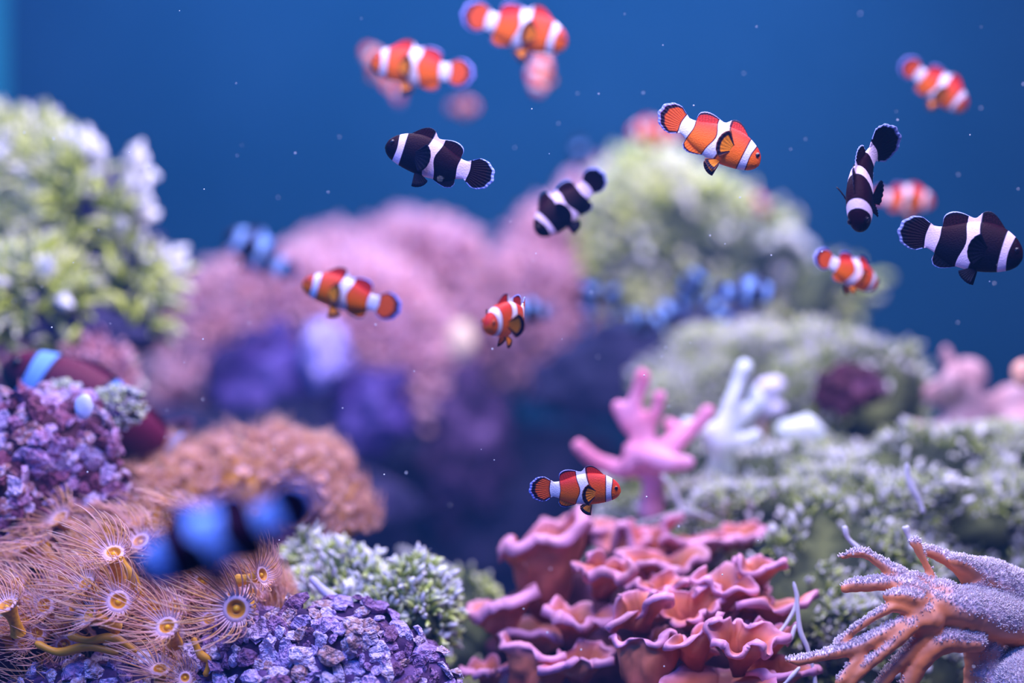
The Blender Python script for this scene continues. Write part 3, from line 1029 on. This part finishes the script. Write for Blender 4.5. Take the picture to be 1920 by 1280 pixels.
runner('golden runner lying along the rubble below the ringed polyp', [(128, 1190), (165, 1200), (212, 1196), (256, 1222)], 1.0, 8)
runner('lower golden runner nearest the bottom of the polyps', [(66, 1205), (110, 1222), (165, 1212), (222, 1224)], 1.0, 8)
runner('golden stalk leaning down from the upper polyps', [(222, 1045), (245, 1075), (262, 1115)], .995, 8)
runner('forked golden stem with a bead-like foot', [(362, 1195), (375, 1225), (392, 1240), (385, 1268)], .995, 7)
# ------------------------------------------------------------------ sculpted corals: overlapping limbs fused into one skin
def fused(limbs, Y, voxel, name, mat, parent, o0, attr_fn=None, smooth=6, noise=0.0, nscale=40):
    """limbs: list of [(px, py, dY, r_px), ...]"""
    Vs, Fs, off = [], [], 0
    Vi, Fi = ico(3)
    for pts in limbs:
        W = np.array([[*P(x, y, Y + d)] for x, y, d, r in pts])
        R = np.array([S(r, Y) for x, y, d, r in pts])
        seg = np.linalg.norm(np.diff(W, axis=0), axis=1).sum()
        k = max(6, int(seg / (R.min() * .45)))
        path = smooth_path(W, k) if len(W) > 1 else W
        rr = np.interp(np.linspace(0, 1, len(path)), np.linspace(0, 1, len(R)), R)
        for c, r in zip(path, rr):
            Vs.append(Vi * r + c - o0)
            Fs.append(Fi + off)
            off += len(Vi)
    me = meshdata('tmp', np.vstack(Vs), [np.vstack(Fs)])
    ob = bpy.data.objects.new('tmp', me)
    COL.objects.link(ob)
    md = ob.modifiers.new('r', 'REMESH')
    md.mode = 'VOXEL'
    md.voxel_size = voxel
    sm = ob.modifiers.new('s', 'SMOOTH')
    sm.factor = .5
    sm.iterations = smooth
    dg = bpy.context.evaluated_depsgraph_get()
    ev = ob.evaluated_get(dg)
    m2 = bpy.data.meshes.new_from_object(ev)
    n = len(m2.vertices)
    co = np.empty(n * 3); m2.vertices.foreach_get('co', co); co = co.reshape(-1, 3)
    no = np.empty(n * 3); m2.vertices.foreach_get('normal', no); no = no.reshape(-1, 3)
    if noise:
        co = co + no * (noise * fbm(co * nscale, 5, 3))[:, None]
        m2.vertices.foreach_set('co', co.astype(np.float32).ravel())
    m2.polygons.foreach_set('use_smooth', np.ones(len(m2.polygons), dtype=bool))
    if attr_fn:
        for kk, vv in attr_fn(co, no).items():
            a = m2.attributes.new(kk, 'FLOAT', 'POINT')
            a.data.foreach_set('value', np.asarray(vv, dtype=np.float32))
    m2.update()
    bpy.data.objects.remove(ob)
    bpy.data.meshes.remove(me)
    m2.name = name
    o = link(name, m2, mat, parent)
    return o, co, no


# G: finger leather coral, close and sharp
LB = [
    [(1905, 1165, .02, 48), (1850, 1150, .01, 46), (1800, 1140, 0, 40), (1760, 1135, -.004, 30)],
    [(1915, 1110, .03, 40), (1865, 1085, .02, 34), (1820, 1065, .01, 22), (1788, 1050, 0, 12)],
    [(1930, 1150, .03, 55), (1940, 1230, .03, 55), (1925, 1290, .0, 60)],
    [(1838, 1180, .02, 40), (1843, 1230, .02, 36), (1850, 1310, .02, 44)],
    [(1765, 1140, 0, 33), (1735, 1120, 0, 26), (1698, 1088, 0, 17), (1660, 1062, 0, 12), (1632, 1043, 0, 9), (1612, 1036, 0, 9), (1578, 1044, 0, 6)],
    [(1735, 1120, -.004, 20), (1695, 1096, -.004, 16), (1640, 1095, 0, 14), (1600, 1098, .004, 13), (1585, 1103, .004, 10)],
    [(1720, 1125, -.01, 16), (1690, 1118, -.012, 13), (1662, 1118, -.012, 9)],
    [(1740, 1150, -.008, 24), (1710, 1146, -.012, 10), (1672, 1140, -.014, 10), (1620, 1168, -.014, 9), (1572, 1205, -.012, 7)],
    [(1745, 1160, -.008, 26), (1705, 1168, -.012, 18), (1650, 1192, -.014, 15), (1600, 1215, -.014, 13), (1545, 1229, -.014, 11), (1500, 1238, -.012, 9), (1476, 1238, -.012, 6)],
    [(1710, 1175, -.016, 14), (1676, 1206, -.018, 12), (1640, 1236, -.018, 11), (1604, 1270, -.018, 10), (1586, 1298, -.018, 10)],
    [(1620, 1212, -.014, 11), (1600, 1245, -.016, 10), (1572, 1280, -.018, 9)],
    [(1740, 1180, -.006, 20), (1706, 1222, -.008, 14), (1668, 1262, -.008, 12), (1636, 1310, -.008, 11)],
    [(1825, 1200, 0, 24), (1772, 1200, -.006, 24), (1736, 1226, -.008, 20), (1712, 1262, -.008, 17), (1690, 1310, -.008, 15)],
    [(1762, 1125, .004, 18), (1748, 1090, .004, 9), (1738, 1062, .004, 8), (1724, 1034, .004, 9), (1716, 1018, .004, 11)],
    [(1830, 1090, .014, 26), (1800, 1064, .012, 16), (1765, 1043, .012, 13), (1730, 1030, .01, 11)],
    [(1775, 1110, -.002, 22), (1745, 1100, 0, 13), (1718, 1078, 0, 9)],
]
m_lc, nt, b = newmat('leather_coral_skin')
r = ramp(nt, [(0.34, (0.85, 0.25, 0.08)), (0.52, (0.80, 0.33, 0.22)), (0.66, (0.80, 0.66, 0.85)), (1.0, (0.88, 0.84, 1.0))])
nt.links.new(attr(nt, 'h'), r.inputs['Fac'])
nt.links.new(r.outputs['Color'], b.inputs['Base Color'])
b.inputs['Roughness'].default_value = .55
o0 = P(1760, 1150, 1.0)


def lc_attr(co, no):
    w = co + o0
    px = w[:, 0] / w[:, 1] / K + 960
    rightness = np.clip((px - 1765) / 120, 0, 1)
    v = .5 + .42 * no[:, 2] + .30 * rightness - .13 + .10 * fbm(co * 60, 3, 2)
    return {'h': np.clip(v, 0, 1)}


lc = empty('finger_leather_coral', o0, 'finger leather coral with orange undersides and frosty white polyps', 'coral')
ob, co, no = fused(LB, 1.0, .0016, 'coral_body', m_lc, lc, o0, lc_attr, smooth=8, noise=.0008, nscale=120)
hh = lc_attr(co, no)['h']
# tiny polyps standing on the upper faces
tri_n = len(co)
w_ = co + o0
vis = ((no * unit(-w_)).sum(1) > -.3) & (hh > .50)
idx = np.flatnonzero(vis)
prob = (hh[idx] - .44)
pick = RNG.choice(idx, size=20000, p=prob / prob.sum())
root_p = co[pick] + RNG.normal(0, .0004, (len(pick), 3))
dirn = unit(no[pick] + np.array([0, 0, .3]) + RNG.normal(0, .25, (len(pick), 3)))
Ls = RNG.uniform(.0008, .0019, len(pick))
t = np.array([0, .55, 1.0])
pth = root_p[:, None, :] + dirn[:, None, :] * (Ls[:, None] * t[None])[:, :, None]
V, q, h, rid = tubes(pth, np.broadcast_to(np.array([.00035, .0005, .0003]), (len(pick), 3)).copy(), 3)
m_lp = frond_mat('frosty_polyps', [(0, (.80, .66, .75)), (1, (.95, .93, 1.0))], [(0, (.7, .5, .55)), (1, (.90, .86, 1.0))])
o = mk('polyp_fuzz', V, [q], m_lp, lc, {'h': h, 'rid': rid})
o['kind'] = 'stuff'

# J: pink branching coral and its white neighbour
m_pb = rough_mat('rosy_branch_skin', [(0.3, (0.55, 0.12, 0.22)), (0.5, (0.78, 0.30, 0.50)), (0.75, (0.92, 0.52, 0.88))], scale=18, bump=.3)
m_wb = rough_mat('white_branch_skin', [(0.3, (0.66, 0.80, 0.92)), (0.7, (0.92, 0.97, 1.0))], scale=25, bump=.3)
YJ = 1.26
o0 = P(1215, 860, YJ)
t_ = empty('branching_coral', o0, 'pink branching coral with knobbed arms above the ruffled coral', 'coral')
fused([
    [(1222, 865, 0, 30), (1225, 900, 0, 22), (1222, 960, .01, 26), (1225, 1010, .02, 30)],
    [(1215, 870, 0, 24), (1165, 880, 0, 18), (1120, 865, 0, 16), (1092, 843, 0, 16), (1086, 838, 0, 17)],
    [(1212, 860, 0, 24), (1196, 810, 0, 17), (1190, 755, 0, 15), (1200, 720, 0, 15), (1203, 706, 0, 17)],
    [(1192, 815, 0, 14), (1172, 790, 0, 14), (1158, 762, 0, 15)],
    [(1212, 845, -.01, 20), (1216, 800, -.01, 15), (1232, 765, -.01, 13), (1236, 745, -.01, 15)],
    [(1225, 855, 0, 26), (1268, 830, 0, 20), (1300, 805, 0, 13), (1322, 780, 0, 14), (1328, 772, 0, 15)],
    [(1215, 855, -.02, 24), (1250, 868, -.02, 22), (1290, 868, -.02, 14)],
    [(1260, 830, .01, 16), (1275, 812, .01, 16), (1255, 795, .01, 14)],
    [(1180, 875, -.01, 15), (1180, 840, -.01, 12)],
], YJ, .0035, 'coral_branches', m_pb, t_, o0, smooth=5, noise=.001, nscale=60)
o0 = P(1370, 820, YJ + .02)
t_ = empty('branching_coral', o0, 'bleached white branching coral beside the pink one', 'coral')
fused([
    [(1345, 825, 0, 26), (1362, 790, 0, 20), (1376, 745, 0, 17), (1388, 712, 0, 14), (1397, 688, 0, 16)],
    [(1370, 795, 0, 18), (1400, 772, .01, 16), (1425, 755, .01, 14), (1415, 735, .01, 13)],
    [(1340, 825, 0, 24), (1385, 830, 0, 14), (1418, 815, 0, 12)],
    [(1335, 815, 0, 20), (1310, 800, .02, 14), (1285, 792, .02, 12)],
    [(1350, 830, 0, 24), (1352, 880, .02, 26)],
], YJ + .02, .0035, 'coral_branches', m_wb, t_, o0, smooth=5, noise=.001, nscale=60)
YK = 1.34
o0 = P(1500, 800, YK)
t_ = empty('branching_coral', o0, 'low white knobbly coral lying on the algae bank', 'coral')
fused([
    [(1470, 810, 0, 16), (1500, 800, 0, 22), (1535, 812, 0, 16)], [(1500, 800, 0, 16), (1515, 785, 0, 12)],
    [(1480, 812, 0, 14), (1500, 826, 0, 16), (1530, 830, 0, 10)], [(1500, 820, 0, 14), (1500, 880, .02, 20)],
], YK, .004, 'coral_branches', m_wb, t_, o0, smooth=4, noise=.002, nscale=60)
o0 = P(1445, 730, YK + .05)
t_ = empty('branching_coral', o0, 'two lilac knobs on a thin brown stem beside the white coral', 'coral')
m_kn = frond_mat('lilac_knob', [(0, (.30, .14, .12)), (.55, (.36, .18, .16)), (.62, (.74, .70, .95)), (1, (.8, .76, 1.0))])
fused([
    [(1428, 900, 0, 10), (1430, 800, 0, 9), (1434, 745, 0, 9)],
    [(1434, 745, 0, 10), (1432, 728, -.01, 19), (1456, 722, -.01, 18)],
    [(1432, 765, 0, 8), (1452, 766, -.01, 17), (1465, 764, -.01, 12)],
], YK + .05, .004, 'coral_branches', m_kn, t_, o0, attr_fn=lambda co, no: {'h': np.clip(.62 + (co[:, 2] + .022) * 12, 0, 1), 'rid': 0 * co[:, 0]}, smooth=4)

# K: mauve coral at the edge
m_mv = rough_mat('dusky_mauve_skin', [(0.3, (0.30, 0.14, 0.18)), (0.5, (0.55, 0.32, 0.38)), (0.8, (0.80, 0.62, 0.78))], scale=14, bump=.5)
YM = 1.42
o0 = P(1800, 740, YM)
t_ = empty('mauve_branch_coral', o0, 'dusky mauve branching coral on the skyline of the algae bank', 'coral')
fused([
    [(1772, 662, 0, 17), (1790, 690, 0, 15), (1800, 730, 0, 26), (1805, 790, 0, 30)],
    [(1812, 688, .01, 20), (1828, 700, 0, 18), (1810, 735, 0, 24)],
    [(1790, 715, -.02, 24), (1770, 730, -.01, 20), (1745, 745, 0, 10)],
    [(1820, 790, 0, 24), (1760, 800, 0, 16), (1700, 812, 0, 12)],
    [(1810, 770, 0, 22), (1860, 762, 0, 22), (1910, 745, 0, 24), (1960, 735, 0, 26)],
    [(1900, 800, -.02, 30), (1950, 790, -.02, 30)],
], YM, .005, 'coral_branches', m_mv, t_, o0, smooth=3, noise=.006, nscale=38)
rock('peach_knob_coral', 'peach knob of coral rising above the mauve coral at the frame edge', 1916, 700, 1.30, 18, 16, 26, plain('peach_skin', (.9, .48, .38), .5), .12, sub=3, cat='coral')

# ------------------------------------------------------------------ F: ruffled plating coral
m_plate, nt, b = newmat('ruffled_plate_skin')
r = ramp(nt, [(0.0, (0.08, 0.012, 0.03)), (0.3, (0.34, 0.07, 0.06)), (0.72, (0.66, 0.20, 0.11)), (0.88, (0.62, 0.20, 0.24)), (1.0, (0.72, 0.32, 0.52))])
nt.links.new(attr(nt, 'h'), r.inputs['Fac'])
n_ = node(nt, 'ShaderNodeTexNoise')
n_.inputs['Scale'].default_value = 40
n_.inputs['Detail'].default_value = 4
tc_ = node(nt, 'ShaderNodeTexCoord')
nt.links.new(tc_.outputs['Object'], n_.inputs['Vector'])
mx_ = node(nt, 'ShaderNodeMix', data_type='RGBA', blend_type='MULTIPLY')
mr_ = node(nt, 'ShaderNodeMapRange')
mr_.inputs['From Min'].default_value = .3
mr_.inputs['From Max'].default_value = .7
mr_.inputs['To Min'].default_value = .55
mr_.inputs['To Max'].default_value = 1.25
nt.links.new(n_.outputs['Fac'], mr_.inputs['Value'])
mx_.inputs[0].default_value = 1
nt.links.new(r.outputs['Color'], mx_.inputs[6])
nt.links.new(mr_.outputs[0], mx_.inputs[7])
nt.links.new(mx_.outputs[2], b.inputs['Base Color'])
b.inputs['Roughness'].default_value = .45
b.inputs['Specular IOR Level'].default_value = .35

plate_o0 = P(1200, 1150, 1.1)
plating = empty('ruffled_plate_coral', plate_o0, 'large pink-brown coral of ruffled cups and plates', 'coral')


def cup(px, py, Y, rad, height, a0=-180, a1=180, open_=.9, ruf=0.14, nf=6, tilt=0, yaw=0, lip=.10, thick=7.5, bulge=1.25, seed=0, squash=.7):
    """a ruffled cup: foot at (px, py), flaring upward; a0..a1 the arc it covers, 0 facing the glass"""
    nA, nB = 97, 16
    yaw *= .22 if seed < 5 else .6
    if seed < 5:
        ruf *= 1.5
    a = np.radians(np.linspace(a0, a1, nA)) - PI / 2
    v = np.linspace(0, 1, nB)
    R = S(rad, Y)
    H = S(height, Y)
    ph = seed * 1.7
    rg = np.random.default_rng(seed * 31 + 5)
    ru = sum(rg.normal(0, 1.0) * np.sin(f_ * a + rg.uniform(0, 6.28)) / (1 + .12 * f_) for f_ in (2, 3, 4, 5, 7, 9)) * .75
    rz_ = sum(rg.normal(0, 1.0) * np.sin(f_ * a + rg.uniform(0, 6.28)) / (1 + .15 * f_) for f_ in (1, 2, 3, 5, 6)) * .6
    rr = R * (.16 + open_ * v[None, :] ** bulge + .16 * np.clip(v - .8, 0, None)[None, :] * 4 * lip * 10 * .3) * (1 + ruf * ru[:, None] * v[None, :] ** 2)
    zz = H * (v[None, :] ** .85 + ruf * .9 * rz_[:, None] * v[None, :] ** 2 - lip * np.clip(v - .82, 0, None)[None, :] * 6)
    X = rr * np.cos(a)[:, None]
    Yy = rr * np.sin(a)[:, None] * squash
    C = np.stack([X, Yy, zz * np.ones_like(X)], -1)
    # thickness along the surface normal
    du = np.gradient(C, axis=0)
    dv = np.gradient(C, axis=1)
    Nn = unit(np.cross(du, dv))
    T = S(thick, Y) * (1.0 + .9 * np.exp(-((v - .97) / .06) ** 2))[None, :, None] * .5
    A = C + Nn * T
    Bv = C - Nn * T
    N = nA * nB
    f = grid_faces(nA, nB)
    idx = np.arange(N).reshape(nA, nB)
    border = np.concatenate([idx[:, 0], idx[-1, 1:], idx[::-1, -1][1:], idx[0, ::-1][1:]])
    b2 = np.roll(border, -1)
    side = np.stack([border, b2, b2 + N, border + N], -1)
    V = np.vstack([A.reshape(-1, 3), Bv.reshape(-1, 3)])
    V = V + (fbm(V / S(34, 1) + seed * 7, 3, 2) * S(8.0, Y))[:, None] * np.array([1, .6, .8]) + (fbm(V / S(16, 1) + seed * 3, 9, 2) * S(1.2, Y))[:, None]
    F = np.vstack([f, (f + N)[:, ::-1], side[:-1]])
    h = np.tile(np.broadcast_to(v[None], (nA, nB)).ravel(), 2)
    M = (Matrix.Rotation(math.radians(tilt), 3, 'Y') @ Matrix.Rotation(math.radians(yaw), 3, 'X'))
    V = V @ np.array(M).T
    V = V + (P(px, py, Y) - plate_o0)
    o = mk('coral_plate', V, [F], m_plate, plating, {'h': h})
    return o


CUPS = [
    # px, py(foot), Y, rad, height, kw
    (1030, 1172, 1.15, 86, 195, dict(open_=.80, ruf=.12, nf=4, seed=38, tilt=-4, yaw=10, thick=14, bulge=.85)),
    (1075, 1215, 1.10, 58, 80, dict(open_=.9, ruf=.12, seed=36, tilt=6, yaw=22, thick=10)),
    (1090, 1290, 1.07, 54, 72, dict(open_=.9, ruf=.14, seed=37, tilt=-6, yaw=22, thick=9)),
    (1128, 1128, 1.11, 52, 88, dict(open_=.8, ruf=0.16, nf=4, seed=32, tilt=6, yaw=40, thick=13)),
    (950, 1215, 1.12, 60, 95, dict(open_=.8, ruf=0.14, nf=4, seed=3, tilt=-10, yaw=30, thick=13)),
    (1000, 1240, 1.13, 70, 70, dict(open_=.9, ruf=0.11, nf=4, seed=4, tilt=8, yaw=26, thick=8)),
    (1235, 1130, 1.14, 70, 95, dict(open_=.95, ruf=0.18, nf=6, seed=5, yaw=18)),
    (1300, 1080, 1.18, 62, 80, dict(open_=.95, ruf=0.23, nf=6, seed=6, yaw=18)),
    (1200, 1080, 1.2, 60, 90, dict(open_=.95, ruf=0.23, nf=5, seed=7, yaw=18)),
    (1380, 1050, 1.2, 46, 60, dict(open_=.95, ruf=0.23, nf=6, seed=8, yaw=20)),
    (1415, 1110, 1.09, 46, 66, dict(open_=.85, ruf=0.14, nf=4, seed=9, yaw=25, tilt=6)),
    (1445, 1185, 1.07, 66, 74, dict(open_=.9, ruf=0.14, nf=4, seed=10, yaw=-4, tilt=8, lip=.2, thick=8)),
    (1350, 1160, 1.08, 52, 85, dict(open_=.9, ruf=0.25, nf=6, seed=11, yaw=30)),
    (1290, 1190, 1.07, 50, 75, dict(open_=.9, ruf=0.25, nf=6, seed=12, yaw=35)),
    (1205, 1195, 1.06, 48, 78, dict(open_=.9, ruf=0.29, nf=5, seed=13, yaw=25, tilt=-10)),
    (1240, 1145, 1.09, 46, 60, dict(open_=.9, ruf=0.29, nf=5, seed=14, yaw=25)),
    (1310, 1262, 1.04, 46, 95, dict(open_=.85, ruf=0.25, nf=6, seed=15, yaw=28, tilt=-8)),
    (1385, 1262, 1.03, 58, 90, dict(open_=.85, ruf=0.30, nf=8, seed=16, yaw=34, tilt=6)),
    (1440, 1240, 1.05, 40, 70, dict(open_=.9, ruf=0.28, nf=7, seed=17, yaw=30)),
    (1215, 1350, 1.03, 84, 172, dict(a0=-115, a1=115, open_=.55, ruf=0.08, nf=6, seed=18, yaw=-14, thick=9, bulge=.5)),
    (990, 1350, 1.07, 84, 142, dict(a0=-115, a1=115, open_=.6, ruf=0.09, nf=4, seed=19, yaw=-14, tilt=8, thick=9, bulge=.6)),
    (1350, 1350, 1.02, 100, 80, dict(open_=.9, ruf=0.11, nf=6, seed=21, yaw=20)),
    (920, 1300, 1.10, 40, 60, dict(open_=.9, ruf=0.18, nf=5, seed=23, yaw=20, tilt=-10)),
    (1460, 1300, 1.04, 60, 60, dict(open_=.9, ruf=0.16, nf=5, seed=24, yaw=20)),
    (1160, 1060, 1.22, 55, 70, dict(open_=.95, ruf=0.23, nf=6, seed=25, yaw=14)),
    (1085, 1045, 1.22, 60, 70, dict(open_=.95, ruf=0.16, nf=6, seed=26, yaw=14)),
]
_g = np.random.default_rng(77)
for i_ in range(16):
    x_ = _g.uniform(1185, 1450)
    y_ = _g.uniform(1120, 1270)
    CUPS.append((x_, y_, 1.12 - (y_ - 1120) / 150 * .07, _g.uniform(22, 34), _g.uniform(42, 66), dict(open_=.9, ruf=.26, seed=40 + i_, yaw=_g.uniform(10, 40), tilt=_g.uniform(-25, 25), thick=4.5)))
for c in CUPS:
    cup(*c[:5], **c[5])
V, F, N = blob(P(1200, 1240, 1.18) - plate_o0, (S(270, 1.18), S(110, 1.18), S(180, 1.18)), 5, .2, 2.5, 5)
mk('coral_foot', V, [F], M_MAROON, plating)

# ------------------------------------------------------------------ loose strands and twigs
m_str = plain('pale_strand', (.72, .72, .82), .5)
m_twig = rough_mat('lilac_twig_skin', [(0.3, (0.36, 0.34, 0.62)), (0.7, (0.66, 0.64, 0.92))], scale=20)
m_gtw = rough_mat('grey_twig_skin', [(0.3, (0.22, 0.24, 0.26)), (0.7, (0.42, 0.44, 0.5))], scale=20)
GS = 'pale strands'
runner('pale looping strand draped at the edge of the ruffled coral', [(1488, 1090), (1494, 1130), (1470, 1175), (1448, 1196)], 1.04, 4, m_str, 'algae_strand', 'algae', GS, 6)
runner('pale strand running down from the loop to the orange finger tip', [(1494, 1120), (1500, 1180), (1514, 1215), (1526, 1260), (1530, 1300)], 1.03, 4.5, m_str, 'algae_strand', 'algae', GS, 6)
runner('pale hooked strand curled over the ruffled coral rim', [(1440, 1190), (1455, 1203), (1480, 1200), (1492, 1170)], 1.03, 4, m_str, 'algae_strand', 'algae', GS, 6)
runner('short pale strand crossing low beneath the orange finger tip', [(1500, 1250), (1480, 1272), (1462, 1290)], 1.02, 4, m_str, 'algae_strand', 'algae', GS, 6)
runner('white bent strand standing in the middle of the algae bank', [(1700, 868), (1706, 905), (1722, 935), (1732, 962)], 1.1, 6, m_str, 'algae_strand', 'algae', GS, 6)
runner('white strand rising behind the topmost coral finger', [(1697, 985), (1704, 1005), (1716, 1022)], 1.04, 6, m_str, 'algae_strand', 'algae', GS, 6)
runner('thin strand leaning over the upper orange finger', [(1583, 985), (1590, 1008), (1612, 1030)], 1.05, 5, m_str, 'algae_strand', 'algae', GS, 6)
runner('long faint strand hanging under the pink branching coral', [(1240, 890), (1262, 915), (1275, 950), (1282, 985)], 1.22, 4, m_str, 'algae_strand', 'algae', GS, 6)
runner('lilac twig slanting down across the green algae clump', [(582, 1082), (612, 1112), (655, 1140), (700, 1160), (730, 1170)], 1.06, 9, m_twig, 'coral_twig', 'coral', 'twigs', 8)
runner('grey twig slanting behind the green algae clump', [(745, 1030), (800, 1055), (855, 1082), (905, 1100)], 1.30, 12, m_gtw, 'coral_twig', 'coral', 'twigs', 8)
runner('brown-grey stem lying behind the crown of the ruffled coral', [(1190, 985), (1240, 970), (1290, 960), (1340, 975)], 1.20, 5, m_gtw, 'coral_twig', 'coral', 'twigs', 8)

# ------------------------------------------------------------------ specks drifting in the water
Vi, Fi = ico(1)
Vs, Fs = [], []
for i in range(150):
    Y = RNG.uniform(.88, 1.14)
    c = P(RNG.uniform(0, 1920), RNG.uniform(0, 1280), Y)
    Vs.append(Vi * S(RNG.uniform(.8, 1.9), 1) + c)
    Fs.append(Fi + len(Vi) * i)
o = mk('drifting_specks', np.vstack(Vs), [np.vstack(Fs)], plain('speck', (.8, .85, .95), .5))
setp(o, 'tiny pale specks drifting all through the open water', 'particles', kind='stuff')
# the school: px, py, distance, length in pixels, heading, turn towards the glass, label
clownfish(1329, 258, 1.00, 214, -27, 6, 'vivid orange clownfish diving head down, above the pale green hill of coral', roll=-14, bend=.35, pect=.35)
clownfish(1078, 916, 1.00, 172, 0, 4, 'small orange clownfish hovering just above the ruffled pink coral', roll=8, bend=.15, pect=.30)
clownfish(825, 303, 1.00, 212, 194.5 - 32, 6, 'black clownfish with wine-red sheen alone in the open blue water', kind='black', bend=-.2, pect=.45)
clownfish(1800, 455, 1.00, 232, -16, 26, 'large deep-bodied black clownfish swimming above the mauve coral', kind='black', deep=1.16, bend=.25, pect=.6, roll=-6, fins=1.1)
clownfish(1616, 332, 1.00, 250, -102, 34, 'black clownfish plunging head first with its round tail fanned out', kind='black', bend=-1.3, roll=10, tail=1.3, pect=.35)
clownfish(1068, 380, 1.12, 175, 222, 12, 'black clownfish pointing down, just above the slope of the pink coral hill', kind='black', bend=-.9, deep=1.05, roll=10)
clownfish(660, 555, 0.90, 190, 164, 5, 'dark orange clownfish crossing in front of the fuzzy pink coral', deep=.92, bend=-.1)
clownfish(962, 594, 0.96, 190, 198, 56, 'orange clownfish facing the glass with its belly fins spread', bend=.7, pect=1.2, pelvic=1.4, roll=-8)
clownfish(1588, 506, 1.12, 148, -24, -22, 'orange clownfish swimming away in front of the dark end of the green hill', bend=-.2, wide=1.1)
clownfish(792, 128, 1.20, 196, 173, 5, 'orange clownfish with purple back, closest to the blurred pair behind it', bend=-.2)
clownfish(965, 52, 1.20, 208, -18, 8, 'orange clownfish at the very top edge of the water', bend=.2)
clownfish(725, 140, 1.75, 130, 130, 25, 'faint pink clownfish half hidden behind the purple-backed orange one', roll=25, bend=.5)
clownfish(1014, 130, 1.65, 105, -100, 20, 'dim rosy clownfish hanging tail up under the topmost fish', roll=30)
clownfish(866, 200, 1.80, 75, -10, 40, 'tiny dim clownfish with a red face, deep in the blue water')
clownfish(1752, 158, 1.24, 150, -42, 18, 'orange clownfish swimming down alone in the upper dark blue corner', bend=.4, roll=10)
clownfish(1232, 248, 1.75, 110, 182, 20, 'blurred lavender clownfish behind the tail of the diving orange one')
clownfish(1422, 372, 1.85, 90, -80, 50, 'blurred magenta clownfish over the ridge of the green hill', roll=40)
clownfish(1690, 372, 1.36, 118, -8, 18, 'chubby blurred orange clownfish beside the large black one', deep=1.1)
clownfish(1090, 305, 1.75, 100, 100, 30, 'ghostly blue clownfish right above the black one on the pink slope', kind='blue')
clownfish(492, 478, 1.52, 150, 148, 20, 'blurred black clownfish with bars tinted blue above the fuzzy pink coral', kind='blue', deep=1.15)
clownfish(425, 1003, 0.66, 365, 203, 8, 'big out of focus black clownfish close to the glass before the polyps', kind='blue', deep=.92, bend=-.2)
clownfish(230, 806, 1.21, 500, 148, 5, 'maroon clownfish with one blue-tinted bar peeking over the rubble rock', kind='maroon', deep=.82, bend=2.8, fins=.25)
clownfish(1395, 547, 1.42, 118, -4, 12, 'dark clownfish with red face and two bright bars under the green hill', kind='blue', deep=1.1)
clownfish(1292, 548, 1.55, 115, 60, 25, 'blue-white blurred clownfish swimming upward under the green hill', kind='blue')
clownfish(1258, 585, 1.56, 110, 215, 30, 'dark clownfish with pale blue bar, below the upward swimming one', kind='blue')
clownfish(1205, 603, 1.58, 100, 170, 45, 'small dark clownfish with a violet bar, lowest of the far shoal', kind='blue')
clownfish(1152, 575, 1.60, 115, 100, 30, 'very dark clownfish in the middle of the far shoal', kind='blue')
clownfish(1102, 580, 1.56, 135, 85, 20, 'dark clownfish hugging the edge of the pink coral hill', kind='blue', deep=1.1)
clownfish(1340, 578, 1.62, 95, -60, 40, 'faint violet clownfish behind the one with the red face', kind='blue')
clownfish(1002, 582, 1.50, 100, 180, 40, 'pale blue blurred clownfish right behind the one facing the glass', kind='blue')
